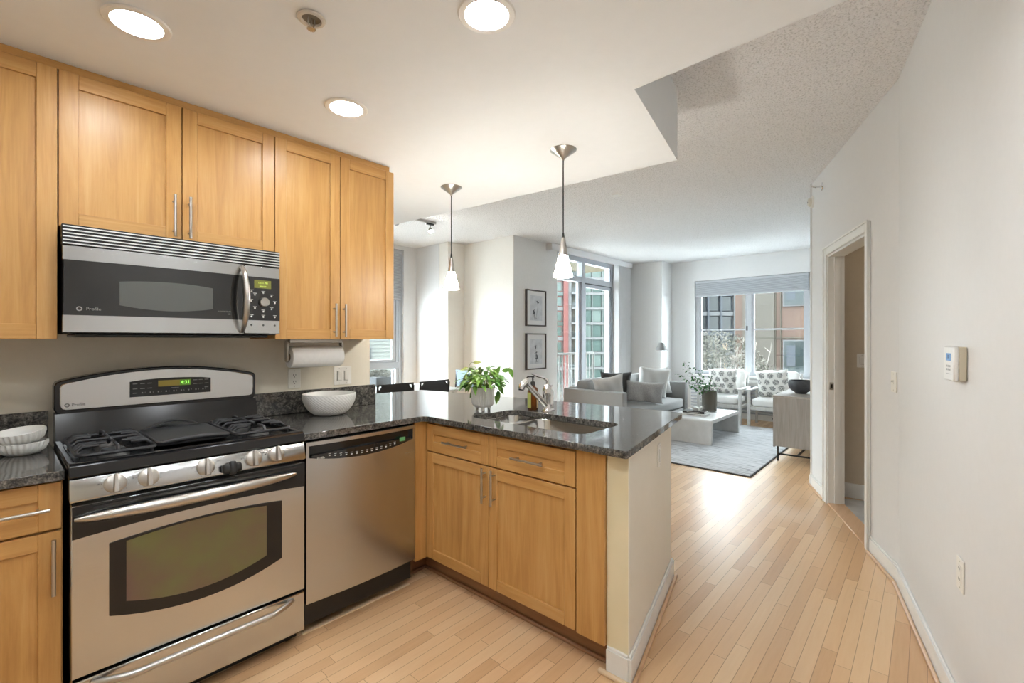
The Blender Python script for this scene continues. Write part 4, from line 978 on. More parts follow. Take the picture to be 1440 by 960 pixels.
# ---- paper towel
ph = thing('paper_towel_holder', 'brushed metal paper towel holder screwed under the wall cabinet', 'paper towel holder', (1.18, 2.53, 1.339))
mb = MB().box(1.040, 2.505, 1.318, 1.335, 2.555, 1.3375, .002); obj('bracket', mb, 'nickel', ph)
obj('arm', MB().prism(rrect(2.512, 1.215, 2.548, 1.334, .017), 1.030, 1.040, XP, b=.002), 'nickel', ph); obj('arm', MB().prism(rrect(2.512, 1.215, 2.548, 1.334, .017), 1.3355, 1.345, XP, b=.002), 'nickel', ph)
pr_ = thing('paper_towel_roll', 'white paper towel roll hanging under the tall maple cabinet', 'paper towel', (1.185, 2.53, 1.24))
TX = Matrix.Translation((1.046, 2.53, 1.243)) @ Matrix.Rotation(PI / 2, 4, 'Y')
obj('sheets', MB().lathe([(.020, 0), (.056, 0), (.058, .003), (.058, .283), (.056, .286), (.020, .286)], 40, TX, close=False), 'paper', pr_)
obj('core', MB().lathe([(.0205, .001), (.0205, .285), (.0185, .285), (.0185, .001), (.0205, .001)], 24, TX, close=False), 'card', pr_)

# ---- plates on walls
def plate(name, label, cat, T_, gangs, group=None):
    """T_: local x right, y up, z out of the wall"""
    loc = T_.translation; t_ = thing(name, label, cat, loc[:], 0, group)
    w_ = .070 + .046 * (len(gangs) - 1)
    p_ = obj('face_plate', MB().prism(rrect(-w_ / 2, -.057, w_ / 2, .057, .006), 0, .005, T_, b=.0015), 'plate', t_)
    for i, g_ in enumerate(gangs):
        x = (i - (len(gangs) - 1) / 2) * .046
        if g_ == 'outlet':
            obj('receptacle', MB().prism(rrect(x - .0165, -.033, x + .0165, .033, .003), .005, .0065, T_), 'plate', t_)
            sl = MB()
            for s_ in (-1, 1):
                yy = s_ * .019
                sl.box(x - .008, yy - .002, .0064, x - .0055, yy + .007, .0068, T=T_).box(x + .0055, yy - .002, .0064, x + .008, yy + .007, .0068, T=T_); sl.lathe([(0, .0068), (.0028, .0068), (.0028, .0060), (0, .0060)], 12, T_ @ Matrix.Translation((x, yy - .009, 0)))
            obj('slots', sl, 'plate_slot', t_)
        elif g_ == 'rocker':
            obj('rocker', MB().prism(rrect(x - .0165, -.033, x + .0165, .033, .002), .0045, .0065, T_).box(x - .0135, -.029, .005, x + .0135, .029, .0095, .003, T=T_), 'plate', t_)
            obj('shadow_gap', MB().box(x - .0150, -.031, .0064, x - .0138, .031, .0068, T=T_).box(x - .0150, -.031, .0064, x + .015, -.0298, .0068, T=T_), 'plate_slot', t_)
        elif g_ == 'toggle':
            obj('toggle', MB().box(x - .005, -.012, .004, x + .005, .012, .007, .001, T=T_).box(x - .004, -.001, .005, x + .004, .010, .018, .002, T=T_), 'plate', t_)
    sc = MB()
    for i in range(len(gangs)):
        for s_ in (-1, 1): sc.lathe([(0, .0062), (.0028, .0058), (.0028, .005), (0, .005)], 10, T_ @ Matrix.Translation(((i - (len(gangs) - 1) / 2) * .046, s_ * .045, 0)))
    obj('screws', sc, mat('painted screw', (.55, .52, .46), .4), t_)
    return t_
plate('outlet', 'white double outlet on the kitchen wall above the backsplash, behind the big bowl', 'outlet', face_my(1.153, 2.7195, 1.111), ['outlet'])
plate('light_switch', 'ivory two-gang switch plate on the kitchen wall right of the paper towel', 'light switch', face_my(1.450, 2.7195, 1.112), ['rocker', 'rocker'])
TEO = Matrix.Translation((1.648, .868, 0)) @ Matrix.Rotation(AE, 4, 'Z') @ Matrix.Rotation(PI / 2, 4, 'X')
plate('light_switch', 'white rocker switch plate on the end of the peninsula below the granite', 'light switch', TEO @ Matrix.Translation((.565, .765, .0045)), ['rocker'])
plate('outlet', 'small white outlet on the cream pillar wall behind the pothos', 'outlet', face_mx(4.7145, 4.486, 1.11), ['outlet'])
T1O = T1 @ Matrix.Rotation(PI, 4, 'Z') @ Matrix.Rotation(PI / 2, 4, 'X')     # local x to the right seen from the room, z out
T2O = T2 @ Matrix.Rotation(PI, 4, 'Z') @ Matrix.Rotation(PI / 2, 4, 'X')
plate('light_switch', 'white toggle switch plate on the right wall between doorway and thermostat', 'light switch', T1O @ Matrix.Translation((-.055, 1.10, .0005)), ['toggle'])
plate('outlet', 'white outlet low on the right-hand wall below the thermostat', 'outlet', T2O @ Matrix.Translation((1.07, .52, .0005)), ['outlet'])
plate('light_switch', 'white rocker switch plate on the tan wall seen through the doorway', 'light switch', face_mx(4.8295, .405, 1.16), ['rocker'])
th = thing('thermostat', 'white wall thermostat with small blue display on the right wall', 'thermostat', (T2 @ Vector((-1.06, 0, 1.25)))[:])
TT = T2O @ Matrix.Translation((1.075, 1.252, 0))
obj('base', MB().box(-.058, -.058, .0005, .058, .058, .022, .003, T=TT), mat('yellowed thermostat base', (.60, .54, .42), .5), th)
obj('cover', MB().box(-.060, -.060, .022, .060, .060, .036, .004, T=TT), mat('white plastic', (.80, .80, .79), .4), th)
dsp = obj('display', MB().box(-.026, .010, .0355, .030, .036, .0366, T=TT), emis('blue display', (.10, .26, .50), .7), th)
mb = MB(); text_mb(mb, '70', .018, TT @ Matrix.Translation((.0, .023, .0366))); obj('digits', mb, mat('dark digits', (.02, .05, .14), .5), dsp)
mb = MB()
for i in range(3):
    for j in range(2): mb.box(-.024 + i * .018, -.012 - j * .012, .0358, -.012 + i * .018, -.005 - j * .012, .0370, .001, T=TT)
mb.box(-.026, -.036, .0358, .026, -.034, .0364, T=TT); obj('buttons', mb, mat('grey button', (.42, .43, .44), .5), th)
# smoke/strobe and sidewall sprinkler high on the doorway wall
sm = thing('smoke_alarm', 'small round cream alarm high on the corner above the doorway', 'smoke alarm', (T1 @ Vector((1.79, 0, 2.59)))[:])
TT = T1O @ Matrix.Translation((-1.80, 2.585, 0))
obj('base', MB().lathe([(0, .0005), (.052, .0005), (.052, .012), (.046, .016), (0, .016)], 32, TT), 'plate', sm)
obj('dome', MB().lathe([(.040, .016), (.040, .028), (.030, .038), (0, .041)], 32, TT, close=False), mat('cream alarm dome', (.66, .62, .53), .4), sm)
obj('sounder_hole', MB().lathe([(0, .0405), (.008, .0405), (.008, .0420), (0, .0420)], 12, TT), 'plate_slot', sm)
sp_ = thing('wall_sprinkler', 'chrome sidewall sprinkler beside the round alarm near the ceiling', 'sprinkler', (T1 @ Vector((1.50, 0, 2.63)))[:])
TT = T1O @ Matrix.Translation((-1.50, 2.635, 0))
obj('escutcheon', MB().lathe([(0, .0005), (.034, .0005), (.030, .008), (.016, .012), (0, .012)], 28, TT), 'chrome', sp_)
mb = MB().cyl(TT @ Vector((0, 0, .01)), TT @ Vector((0, 0, .045)), .008, 12).box(-.014, .006, .045, .014, .009, .078, .001, T=TT).cyl(TT @ Vector((-.008, -.004, .045)), TT @ Vector((0, .0, .068)), .002, 8).cyl(TT @ Vector((.008, -.004, .045)), TT @ Vector((0, 0, .068)), .002, 8)
obj('deflector', mb, 'chrome', sp_)

# ---- ceiling fittings
def can(x, y, label):
    t_ = thing('recessed_light', label, 'ceiling light', (x, y, HK), 0, 'recessed kitchen ceiling lights')
    T_ = Matrix.Translation((x, y, HK)) @ Matrix.Rotation(PI, 4, 'X')
    obj('trim_ring', MB().lathe([(.066, .001), (.090, .001), (.092, .003), (.088, .007), (.070, .008), (.066, .004), (.066, .001)], 40, T_, close=False), 'trim', t_)
    obj('lens', MB().lathe([(0, .002), (.067, .002), (.067, .004), (0, .0055)], 36, T_), 'can_lens', t_)
can(.31, 1.913, 'round recessed light above the left of the maple wall cabinets')
can(1.042, 1.92, 'round recessed light nearest the tall maple cabinets')
can(1.038, 1.037, 'round recessed light cut near the top centre of the picture')
can(.31, 1.037, 'round recessed light overhead, above the camera side of the kitchen')
can(-.45, 1.40, 'added unseen fill light at the far left end of the kitchen ceiling')  # unseen lamp, added to brighten the kitchen
can(-.45, .45, 'added unseen fill light at the left end of the kitchen, behind the camera')  # added lamp, lifts the lower cabinets from the left
can(.31, .16, 'added unseen fill light behind the camera on the stove side')  # added fill lamp, placed as if the can grid went on
can(1.04, .16, 'added unseen fill light behind the camera on the hallway side')  # second fill lamp added on the continued can grid
sp_ = thing('ceiling_sprinkler', 'pendent chrome sprinkler in a round recessed cup in the kitchen ceiling', 'sprinkler', (.677, 1.468, HK))
T_ = Matrix.Translation((.677, 1.468, HK)) @ Matrix.Rotation(PI, 4, 'X')
obj('cup', MB().lathe([(.030, .002), (.040, .001), (.043, .004), (.040, .009), (.031, .010), (.028, .003)], 36, T_, close=False), mat('aged white cup', (.62, .58, .52), .4), sp_)
obj('cup_recess', MB().lathe([(0, .0015), (.030, .0015), (.030, .003), (0, .003)], 30, T_), mat('brown recess', (.20, .16, .11), .6), sp_)
mb = MB().tube([(.677 - .010, 1.468, HK - .003), (.677 - .011, 1.468, HK - .022), (.677, 1.468, HK - .036)], .0022, 8).tube([(.677 + .010, 1.468, HK - .003), (.677 + .011, 1.468, HK - .022), (.677, 1.468, HK - .036)], .0022, 8)
mb.cyl((.677, 1.468, HK - .003), (.677, 1.468, HK - .034), .003, 8)
obj('frame', mb, 'nickel', sp_)
mb = MB(); b2 = []
for i in range(36): r_ = .014 if i % 3 else .0095; b2.append((r_ * math.cos(2 * PI * i / 36), r_ * math.sin(2 * PI * i / 36)))
mb.prism(b2, .036, .038, T_); obj('deflector', mb, 'nickel', sp_)
hl = thing('recessed_light', 'added unseen fill light inside the small tiled hall behind the doorway', 'ceiling light', (4.2, -.25, HL))  # lamp out of view, added to brighten the hall
TTh = Matrix.Translation((4.2, -.25, HL)) @ Matrix.Rotation(PI, 4, 'X')
obj('trim_ring', MB().lathe([(.066, .001), (.090, .001), (.092, .003), (.088, .007), (.070, .008), (.066, .004), (.066, .001)], 40, TTh, close=False), 'trim', hl)
obj('lens', MB().lathe([(0, .002), (.067, .002), (.067, .004), (0, .0055)], 36, TTh), emis('hall fill lens', (1, .90, .75), 60.0), hl)
single('junction_cover', MB().lathe([(0, .001), (.05, .001), (.048, .006), (0, .010)], 28, Matrix.Rotation(PI, 4, 'X')), 'trim', 'flat round white cover on the textured living room ceiling', 'ceiling cover', (4.10, 2.28, HL))
def pendant(x, y, label):
    t_ = thing('pendant_light', label, 'pendant light', (x, y, HK), 0, 'pendants over the peninsula')
    T_ = Matrix.Translation((x, y, 0))
    obj('canopy', MB().lathe([(0, HK - .001), (.072, HK - .001), (.072, HK - .004), (.010, HK - .048), (.006, HK - .058), (0, HK - .058)], 40, T_), 'nickel', t_)
    obj('cord', MB().cyl((x, y, HK - .055), (x, y, 1.895), .0035, 10), 'black_plastic', t_)
    obj('cord_grip', MB().lathe([(0, 1.915), (.005, 1.915), (.007, 1.895), (.009, 1.885), (0, 1.885)], 16, T_), 'black_plastic', t_)
    obj('socket_cone', MB().lathe([(0, 1.888), (.009, 1.888), (.012, 1.870), (.026, 1.792), (.024, 1.790), (0, 1.790)], 32, T_), 'nickel', t_)
    obj('glass_shade', MB().lathe([(.024, 1.791), (.030, 1.765), (.052, 1.676), (.050, 1.676), (.028, 1.765), (.022, 1.790)], 36, T_, close=False), 'pend_glass', t_)
pendant(2.06, 2.395, 'nickel cone pendant with lit glass shade, farther one, left over the peninsula')
pendant(2.06, 1.472, 'nickel cone pendant with lit glass shade, nearer one, over the sink side')
# track light in the dining nook
tk = thing('track_light', 'black track light with two spot heads on the ceiling above the dining chairs', 'track light', (3.3, 4.46, HL))
obj('rail', MB().box(3.06, 4.44, HL - .025, 3.58, 4.475, HL - .001, .002), 'nickel', tk); obj('feed', MB().box(2.80, 4.43, HL - .03, 3.06, 4.47, HL - .001, .003), 'black_metal', tk)
for x, lit_ in ((3.02, False), (3.50, True)):
    hd = obj('spot_head', MB().box(x - .05, 4.44, HL - .045, x + .05, 4.475, HL - .026, .003).cyl((x, 4.457, HL - .045), (x, 4.457, HL - .09), .006, 8), 'black_metal', tk)
    TT = Matrix.Translation((x, 4.457, HL - .09)) @ Matrix.Rotation(R(160), 4, 'X')
    obj('spot_shade', MB().lathe([(.012, -.015), (.022, 0), (.030, .035), (.027, .035), (.018, .0)], 24, TT, close=False), 'nickel', hd)
    obj('bulb', MB().lathe([(0, .0), (.018, .010), (.027, .030), (.022, .043), (0, .050)], 24, TT), 'bulb' if lit_ else 'glass_bulb', hd)
# ============================================================ LIVING ROOM
def pts_tf(T_, pts): return [T_ @ Vector(p) for p in pts]
# rug
rgx = thing('rug', 'pale grey striped rug with dark bound edge under the coffee table', 'rug', (6.3, 2.3, 0))
obj('pile', MB().box(4.893, 1.285, .0005, 7.74, 3.70, .014, .003), 'rug', rgx)
obj('binding', MB().box(4.880, 1.272, .0005, 4.8925, 3.71, .012).box(4.8925, 1.272, .0005, 7.752, 1.2845, .012).box(7.7405, 1.2845, .0005, 7.752, 3.71, .012), 'rug_edge', rgx)
# sofa
sx0, sx1, sy0, sy1 = 5.35, 7.50, 2.89, 3.82
so = thing('sofa', 'grey fabric sofa with low square arms in front of the patio door', 'sofa', ((sx0 + sx1) / 2, (sy0 + sy1) / 2, .014))
def soft(x0, y0, z0, x1, y1, z1, b, seg=4): return MB().box(x0, y0, z0, x1, y1, z1, b, seg=seg)
obj('base', soft(sx0 + .12, sy0 + .02, .10, sx1 - .12, sy1, .245, .012, 2), 'sofa', so)
obj('arm', soft(sx0, sy0, .10, sx0 + .119, sy1, .655, .018, 3), 'sofa', so); obj('arm', soft(sx1 - .119, sy0, .10, sx1, sy1, .655, .018, 3), 'sofa_dark', so)
obj('back', soft(sx0 + .12, sy1 - .12, .246, sx1 - .12, sy1, .665, .018, 3), 'sofa', so)
def puffy(x0, y0, z0, x1, y1, z1, dome, b=.045, n=10):
    """cushion block, slightly domed on top and front"""
    b2 = bmesh.new(); bmesh.ops.create_cube(b2, size=1); bmesh.ops.subdivide_edges(b2, edges=b2.edges[:], cuts=n, use_grid_fill=True)
    sx_, sy_, sz_ = x1 - x0, y1 - y0, z1 - z0
    for v in b2.verts:
        u, v_, w_ = v.co * 2
        p = []
        for q, S_ in ((u, sx_), (v_, sy_), (w_, sz_)): p.append(q * S_ / 2)
        P_ = Vector(p); h = Vector((sx_ / 2 - b, sy_ / 2 - b, sz_ / 2 - b)); c_ = Vector([max(-h[i], min(h[i], P_[i])) for i in range(3)])
        d_ = P_ - c_
        if d_.length > 1e-6 and sum(abs(d_[i]) > 1e-6 for i in range(3)) > 1: d_ = d_.normalized() * b
        P_ = c_ + d_
        f_ = (1 - min(1, abs(u)) ** 3) * (1 - min(1, abs(v_)) ** 3)
        if w_ > .98: P_.z += dome * f_
        g_ = (1 - min(1, abs(u)) ** 3) * (1 - min(1, abs(w_)) ** 3)
        if v_ < -.98: P_.y -= dome * .6 * g_
        v.co = P_ + Vector(((x0 + x1) / 2, (y0 + y1) / 2, (z0 + z1) / 2))
    mb = MB(); mb._merge(b2); return mb
obj('seat_cushion', puffy(sx0 + .122, sy0 + .01, .247, sx1 - .122, sy1 - .13, .405, .018), 'sofa', so, angle=80)
xm = (sx0 + sx1) / 2
for a, b in ((sx0 + .125, xm - .003), (xm + .003, sx1 - .125)): obj('back_cushion', puffy(a, sy1 - .32, .41, b, sy1 - .122, .765, .012), 'sofa', so, angle=80)
for x in (sx0 + .08, sx1 - .08):
    for y in (sy0 + .08, sy1 - .08): obj('leg', MB().cyl((x, y, .0145), (x, y, .10), .018, 12), 'black_metal', so)
def cushion(w_, h_, t_, pinch=.10, n=22, sag=0):
    b2 = bmesh.new(); gs = []
    for s_ in (1, -1):
        g_ = []
        for i in range(n + 1):
            r_ = []
            for j in range(n + 1):
                u, v_ = 2 * i / n - 1, 2 * j / n - 1
                pu = 1 - pinch * (1 - abs(v_) ** 2.0) * 1.0; pv = 1 - pinch * (1 - abs(u) ** 2.0)
                th = t_ / 2 * ((1 - abs(u) ** 2.6) * (1 - abs(v_) ** 2.6)) ** .42
                wr = .006 * math.sin(7 * u + 3 * v_) * (1 - abs(u)) * 2
                r_.append(b2.verts.new((s_ * (th + (wr if th > .01 else 0)), u * w_ / 2 * pu, v_ * h_ / 2 * pv - sag * (1 - v_) * .0)))
            g_.append(r_)
        for i in range(n):
            for j in range(n): b2.faces.new([g_[i][j], g_[i + 1][j], g_[i + 1][j + 1], g_[i][j + 1]])
    bmesh.ops.remove_doubles(b2, verts=b2.verts[:], dist=1e-4); bmesh.ops.recalc_face_normals(b2, faces=b2.faces[:])
    mb = MB(); mb._merge(b2); return mb
def throw(name, w_, h_, t_, m_, label, loc, rz, lean, roll=0, cat='pillow', group=None):
    o = single(name, cushion(w_, h_, t_), m_, label, cat, loc, group, angle=100)
    o.rotation_euler = (roll, lean, rz); MW[o.name] = o.matrix_basis.copy(); return o
throw('throw_pillow', .44, .44, .17, 'pillow_w', 'pale linen square pillow leaning on the near arm of the sofa', (5.66, 3.27, .63), R(-128), R(16), R(12))
throw('throw_pillow', .46, .46, .14, 'pillow_d', 'dark charcoal pillow half hidden behind the grey lumbar pillow', (6.10, 3.42, .645), R(-140), R(14))
throw('throw_pillow', .56, .33, .14, 'pillow_g', 'grey woven lumbar pillow lying in front on the sofa seat', (6.30, 3.06, .575), R(-145), R(14), R(-4))
throw('throw_pillow', .50, .50, .17, 'pillow_w', 'large white pillow standing upright at the far end of the sofa', (6.88, 3.20, .665), R(-140), R(14), R(-6))
throw('throw_pillow', .46, .46, .15, 'pillow_w', 'white pillow tucked behind the large one against the far sofa arm', (7.20, 3.30, .655), R(-155), R(12), R(8))
# floor lamp
lp = thing('floor_lamp', 'slim floor lamp with small grey cone shade beyond the far end of the sofa', 'floor lamp', (7.75, 3.45, 0))
obj('base', MB().lathe([(0, 0.0005), (.12, 0.0005), (.12, .010), (.02, .016), (0, .016)], 36, Matrix.Translation((7.75, 3.45, 0))), 'black_metal', lp)
obj('pole', MB().cyl((7.75, 3.45, .014), (7.75, 3.45, 1.27), .006, 10), 'nickel', lp)
obj('lamp_shade', MB().lathe([(.105, 1.150), (.040, 1.285), (.0, 1.286), (.0, 1.282), (.038, 1.281), (.102, 1.150), (.105, 1.150)], 40, Matrix.Translation((7.75, 3.45, 0)), close=False), 'lampshade', lp)
# coffee table: waterfall slab
tx0, tx1, ty0, ty1, th_ = 5.955, 7.10, 2.00, 2.60, .325
ctb = thing('coffee_table', 'low white waterfall coffee table on the striped rug', 'coffee table', ((tx0 + tx1) / 2, (ty0 + ty1) / 2, .014))
YZ = Matrix(((1, 0, 0, 0), (0, 0, 1, 0), (0, 1, 0, 0), (0, 0, 0, 1)))
prof = [(tx0, .015), (tx0 + .05, .015), (tx0 + .05, th_ - .06)] + [(tx0 + .05 + .015 * (1 - math.cos(R(a))), th_ - .06 + .015 * math.sin(R(a))) for a in (45, 90)] + [(tx1 - .065, th_ - .045), (tx1 - .05, th_ - .06), (tx1 - .05, .015), (tx1, .015), (tx1, th_ - .03)] + [(tx1 - .03 + .03 * math.cos(R(a)), th_ - .03 + .03 * math.sin(R(a))) for a in (30, 60, 90)] + [(tx0 + .03 - .03 * math.cos(R(a)), th_ - .03 + .03 * math.sin(R(a))) for a in (90, 60, 30, 0)]
obj('slab', MB().prism(prof, ty0, ty1, YZ, b=.004), 'table_w', ctb)
def book(cx, cy, z, lx, ly, h, rz, cover, label):
    t_ = thing('book', label, 'book', (cx, cy, z), rz, 'books on the coffee table')
    lobj('cover', MB().box(-lx / 2, -ly / 2, 0, lx / 2, ly / 2, .003, .001).box(-lx / 2, -ly / 2, h - .003, lx / 2, ly / 2, h, .001).box(-lx / 2, -ly / 2, .003, -lx / 2 + .003, ly / 2, h - .003), cover, t_)
    lobj('pages', MB().box(-lx / 2 + .003, -ly / 2 + .004, .0032, lx / 2 - .005, ly / 2 - .004, h - .0032), 'paper', t_)
    mb = MB(); mb.box(-lx / 2 - .0004, -ly * .3, h * .4, -lx / 2, ly * .3, h * .62); lobj('spine_title', mb, 'white_print' if cover == 'black_plastic' else 'grey_print', t_)
book(6.30, 2.31, th_ + .0005, .23, .31, .030, R(2), 'boucle', 'white-covered book, the lower of two stacked on the coffee table')
book(6.31, 2.33, th_ + .031, .21, .28, .028, R(5), 'black_plastic', 'black book on top of the white one on the coffee table')
mb = MB(); kn = []
for i in range(41):
    a = 2 * PI * i / 40; kn.append((6.30 + .058 * math.sin(2 * a) + .01 * math.cos(3 * a), 2.30 + .055 * math.sin(3 * a + .6), th_ + .087 + .018 * math.cos(5 * a)))
kt = thing('decorative_knot', 'small whitish wooden knot ornament lying on the black book', 'ornament', (6.30, 2.30, th_ + .060))
obj('knot', MB().tube(kn, .008, 8, caps=False), 'frame_w', kt)
# vase with branches
vx, vy = 6.76, 2.30
vs = thing('vase', 'smoked glass vase on the coffee table holding green branches', 'vase', (vx, vy, th_))
def oct_(prof):
    return MB().lathe(prof, 24, Matrix.Translation((vx, vy, th_)), close=False)
obj('glass', oct_([(0, .001), (.085, .001), (.098, .02), (.102, .10), (.100, .24), (.094, .285), (.090, .285), (.095, .24), (.097, .10), (.092, .025), (0, .012)]), 'smoke_glass', vs)
br = thing('branches', 'dark green leafy branches spreading from the smoked glass vase', 'branch', (vx, vy, th_ + .02))
tw, lf = MB(), MB(); rnd = random.Random(11)
for (dx, dz, dd) in ((-.36, .70, 0), (-.42, .52, .05), (-.20, .62, -.05), (-.28, .42, .06), (-.10, .55, .08), (.03, .52, 0), (.10, .40, -.03), (-.16, .38, -.08), (-.34, .60, -.06), (.0, .36, .05)):
    tip = Vector((vx, vy, th_)) + rt * dx + fw * dd + Vector((0, 0, dz)); b0 = Vector((vx + rnd.uniform(-.05, .05), vy + rnd.uniform(-.05, .05), th_ + .02)); mid = Vector((vx, vy, th_ + .30)) + rt * dx * .25
    pth = []
    for i in range(9):
        q = i / 8; pth.append(b0 * (1 - q) ** 2 + mid * 2 * q * (1 - q) + tip * q * q)
    tw.tube(pth, [.0035 - .0003 * i for i in range(9)], 5)
    for i in range(26):
        q = rnd.uniform(.48, 1.0); p = b0 * (1 - q) ** 2 + mid * 2 * q * (1 - q) + tip * q * q
        dv_ = Vector((rnd.gauss(0, 1), rnd.gauss(0, 1), rnd.gauss(0, .7))); p2 = p + dv_.normalized() * rnd.uniform(.01, .045)
        leaf(lf, p2, dv_, Vector((rnd.gauss(0, .4), rnd.gauss(0, .4), 1)), rnd.uniform(.028, .046), rnd.uniform(.010, .016), .2)
obj('stems', tw, 'twig', br); obj('leaves', lf, 'euc', br)
# armchairs
def armchair(cy, label):
    t_ = thing('armchair', label, 'armchair', (7.975, cy, 0), 0, 'armchairs in front of the window')
    x0, x1, hw = -.20, .26, .32
    for s_ in (-1, 1):
        y = s_ * hw
        lobj('front_leg', MB().box(x0 - .022, y - .020, .0005, x0 + .022, y + .020, .545, .005), 'frame_w', t_)
        lobj('rear_leg', MB().tube([(x1 - .03, y, .0005), (x1 - .02, y, .30), (x1 + .0, y, .56)], .019, 8), 'frame_w', t_)
        lobj('armrest', MB().box(x0 - .06, y - .030, .545, x1 + .03, y + .030, .570, .008, seg=2), 'frame_w', t_)
        lobj('side_rail', MB().box(x0 + .022, y - .014, .255, x1 - .03, y + .014, .305, .003), 'frame_w', t_)
    lobj('front_rail', MB().box(x0 - .012, -hw + .02, .255, x0 + .012, hw - .02, .310, .003), 'frame_w', t_)
    lobj('rear_rail', MB().box(x1 - .03, -hw + .02, .255, x1 - .008, hw - .02, .305, .003), 'frame_w', t_)
    mb = MB()
    for i in range(5):
        z = .38 + i * .09; mb.box(x1 + .02 + i * .018, -hw + .03, z, x1 + .036 + i * .018, hw - .03, z + .04, .003)
    mb.tube([(x1, -hw + .03, .30), (x1 + .11, -hw + .03, .80)], .014, 8).tube([(x1, hw - .03, .30), (x1 + .11, hw - .03, .80)], .014, 8)
    lobj('back_frame', mb, 'frame_w', t_)
    def c2(x0_, y0, z0, x1_, y1, z1, dome): return puffy(x0_, y0, z0, x1_, y1, z1, dome)
    lobj('seat_cushion', c2(x0 - .02, -hw + .035, .312, x1 - .02, hw - .035, .432, .015), 'boucle', t_, angle=80)
    mb = c2(-.055, -hw + .045, -.20, .055, hw - .045, .20, .006); mb.bm.transform(Matrix.Translation((x1 - .015, 0, .640)) @ Matrix.Rotation(R(12), 4, 'Y'))
    lobj('back_cushion', mb, 'boucle', t_, angle=80)
    return t_
armchair(2.50, 'whitewashed armchair with white cushions beside the vase, left of the pair')
ac2 = copy_tree([o for o in bpy.data.objects if o.name == 'armchair'][0], (7.985, 1.735, 0), None, 'whitewashed armchair with white cushions partly behind the sideboard, right of the pair')
throw('print_cushion', .46, .44, .13, 'print', 'flower block-print cushion on the left armchair next to the vase', (7.965, 2.49, .655), R(180), R(16), 0, 'pillow')
throw('print_cushion', .48, .46, .13, 'print', 'flower block-print cushion on the right armchair above the sideboard', (7.965, 1.76, .655), R(176), R(16), R(5), 'pillow')
cv = thing('convector', 'white louvred heating convector under the living room window', 'heater', (8.43, 2.25, 0))
obj('casing', MB().box(8.435, 1.36, .06, 8.45, 3.2, .66, .003).box(8.39, 1.36, .62, 8.45, 3.2, .66, .004), 'trim', cv)
mb = MB()
for i in range(9): mb.box(8.395, 1.38, .10 + i * .055, 8.437, 3.18, .125 + i * .055, .003)
obj('louvre', mb, 'alu_w', cv)
# sideboard
sbd = thing('sideboard', 'grey oak sideboard on thin black metal frame at the right of the rug', 'sideboard', (6.5, 1.05, 0))
bx0, bx1, by0, by1, bz0, bz1 = 5.745, 7.25, .815, 1.275, .165, .722
obj('cabinet', MB().box(bx0, by0, bz0, bx1, by1 - .022, bz1 - .022, .002), 'grey_wood', sbd)
obj('top', MB().box(bx0 - .004, by0, bz1 - .021, bx1 + .004, by1, bz1, .002), wood('grey oak along x', 0, (.25, .215, .185), (.34, .30, .265), (.43, .39, .35), .5), sbd)
for i in range(3):
    a = bx0 + .004 + i * (bx1 - bx0) / 3; dr_ = obj('door', MB().box(a, by1 - .021, bz0 - .012, a + (bx1 - bx0) / 3 - .006, by1 - .002, bz1 - .026, .002), 'grey_wood', sbd)
    obj('knob', MB().cyl((a + .06, by1 - .002, .45), (a + .06, by1 + .018, .45), .008, 10), 'black_metal', dr_)
for x in (bx0 + .035, bx1 - .035):
    for y in (by0 + .035, by1 - .045): obj('leg', MB().box(x - .008, y - .008, .0005, x + .008, y + .008, bz0, .001), 'black_metal', sbd)
mb = MB().box(bx0 + .027, by0 + .043, .070, bx0 + .043, by1 - .053, .086).box(bx1 - .043, by0 + .043, .070, bx1 - .027, by1 - .053, .086).box(bx0 + .043, (by0 + by1) / 2 - .008, .070, bx1 - .043, (by0 + by1) / 2 + .008, .086)
obj('stretcher', mb, 'black_metal', sbd)
single('round_bowl', MB().lathe([(0, 0), (.055, 0), (.06, .012), (.095, .035), (.122, .075), (.127, .11), (.120, .140), (.112, .150), (.106, .150), (.114, .138), (.119, .11), (.112, .075), (.085, .035), (0, .02)], 48, None, close=False), 'charcoal_bowl', 'charcoal ceramic bowl with rim on the grey sideboard', 'bowl', (6.14, 1.075, .7225), angle=50)
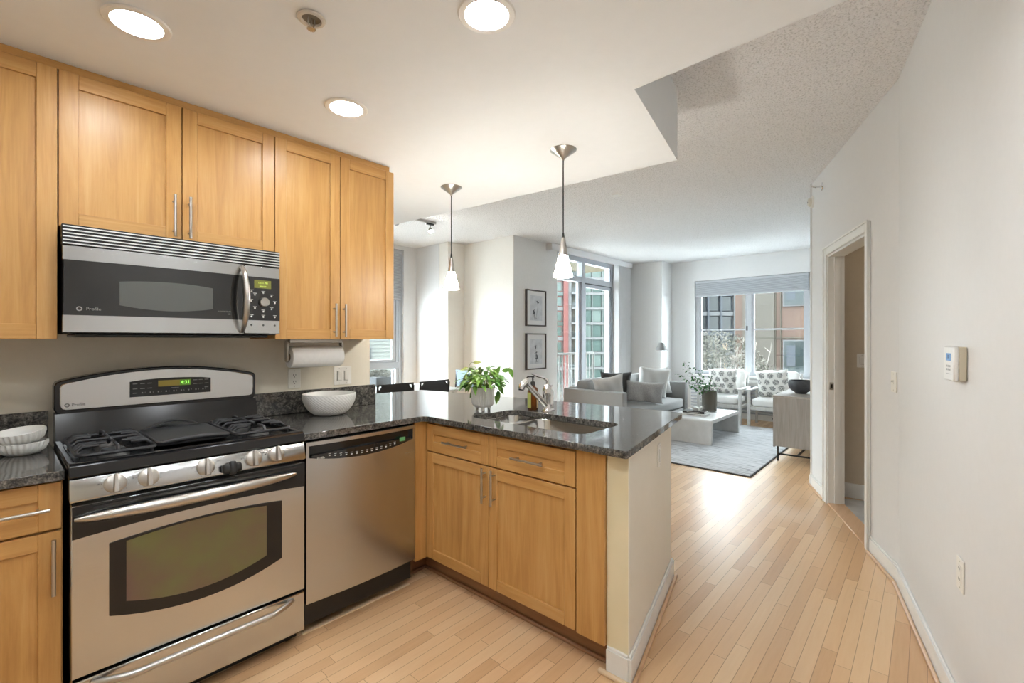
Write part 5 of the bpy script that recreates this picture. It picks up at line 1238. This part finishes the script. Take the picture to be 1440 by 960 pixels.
# framed prints
def frame(zc, h, label, seed):
    t_ = thing('framed_print', label, 'picture', (5.185, 4.2, zc), 0, 'framed sketches beside the patio door')
    x0, x1, z0, z1, fw_ = 4.960, 5.410, zc - h / 2, zc + h / 2, .017
    mb = MB()
    for a in ((x0, z0, x0 + fw_, z1), (x1 - fw_, z0, x1, z1), (x0 + fw_, z0, x1 - fw_, z0 + fw_), (x0 + fw_, z1 - fw_, x1 - fw_, z1)): mb.box(a[0], 4.165, a[1], a[2], 4.1985, a[3], .0015)
    obj('frame', mb, 'frame_d', t_)
    obj('mat_board', MB().box(x0 + fw_, 4.180, z0 + fw_, x1 - fw_, 4.198, z1 - fw_), 'mat_board', t_)
    obj('print', MB().box(x0 + .085, 4.1785, z0 + .08, x1 - .085, 4.1799, z1 - .08), 'sketch', t_)
    rnd = random.Random(seed); mb = MB()
    for i in range(4):
        cx, cz = 5.185 + rnd.uniform(-.07, .07), zc + rnd.uniform(-.12, .13)
        for k_ in range(6):
            a = rnd.uniform(0, 2 * PI); r_ = rnd.uniform(.008, .026); p = (cx + math.cos(a) * r_, cz + math.sin(a) * r_)
            mb.lathe([(0, .0004), (rnd.uniform(.005, .011), .0004), (0, 0)], 7, face_my(p[0], 4.1780, p[1]) @ Matrix.Rotation(a, 4, 'Z') @ Matrix.Scale(1.8, 4, (1, 0, 0)))
        mb.tube([(cx, 4.178, cz), (cx + rnd.uniform(-.02, .02), 4.178, cz - .07), (5.185 + rnd.uniform(-.03, .03), 4.178, zc - .15)], .0016, 4)
    obj('drawing', mb, 'ink', t_)
frame(1.788, .518, 'upper of two dark framed botanical sketches left of the patio door', 4)
frame(1.168, .515, 'lower of two dark framed botanical sketches left of the patio door', 9)
# dining nook
dt = thing('dining_table', 'pale dining table behind the black chairs in the nook', 'table', (2.95, 4.65, 0))
obj('tabletop', MB().box(2.15, 4.15, .725, 3.80, 5.10, .75, .004), 'table_w', dt)
for x in (2.25, 3.70):
    for y in (4.25, 5.0): obj('leg', MB().box(x - .025, y - .025, .0005, x + .025, y + .025, .725, .003), 'table_w', dt)
def dchair(x, y, rz, label, panel='black_leather', group='black dining chairs'):
    t_ = thing('dining_chair', label, 'chair', (x, y, 0), rz, group)
    # local: back at -y side, sitter looks to +y
    w_ = .19
    for sx_ in (-1, 1):
        lobj('rear_leg', MB().tube([(sx_ * w_, -.02, .0005), (sx_ * w_, .03, .45), (sx_ * w_, -.01, .90)], .009, 8), 'black_metal', t_)
        lobj('front_leg', MB().tube([(sx_ * w_, .44, .0005), (sx_ * w_, .41, .45)], .009, 8), 'black_metal', t_)
    lobj('seat', MB().box(-w_, .01, .445, w_, .43, .465, .006), 'black_leather', t_)
    # sling back with a triangular eyelet in each top corner
    X0, X1, Z0, Z1 = -.195, .195, .70, .925
    pts = [(X0, Z0), (X1, Z0), (X1, Z1), (X0, Z1)]
    h1 = [(X0 + .022, Z1 - .018), (X0 + .050, Z1 - .018), (X0 + .022, Z1 - .055)]; h2 = [(X1 - .022, Z1 - .018), (X1 - .022, Z1 - .055), (X1 - .050, Z1 - .018)]
    lobj('back_sling', MB().prism(pts, -.006, .0, YZ, holes=[h1, h2]), panel, t_)
    return t_
dchair(2.50, 3.70, R(-3), 'black leather sling chair at the nook table, left, next to the backsplash end')
dchair(2.965, 3.705, R(3), 'black leather sling chair at the nook table, middle, left of the pothos')
dchair(4.22, 4.62, R(90), 'blue grey backed chair at the end of the nook table half behind the pothos', 'bluegrey', None)
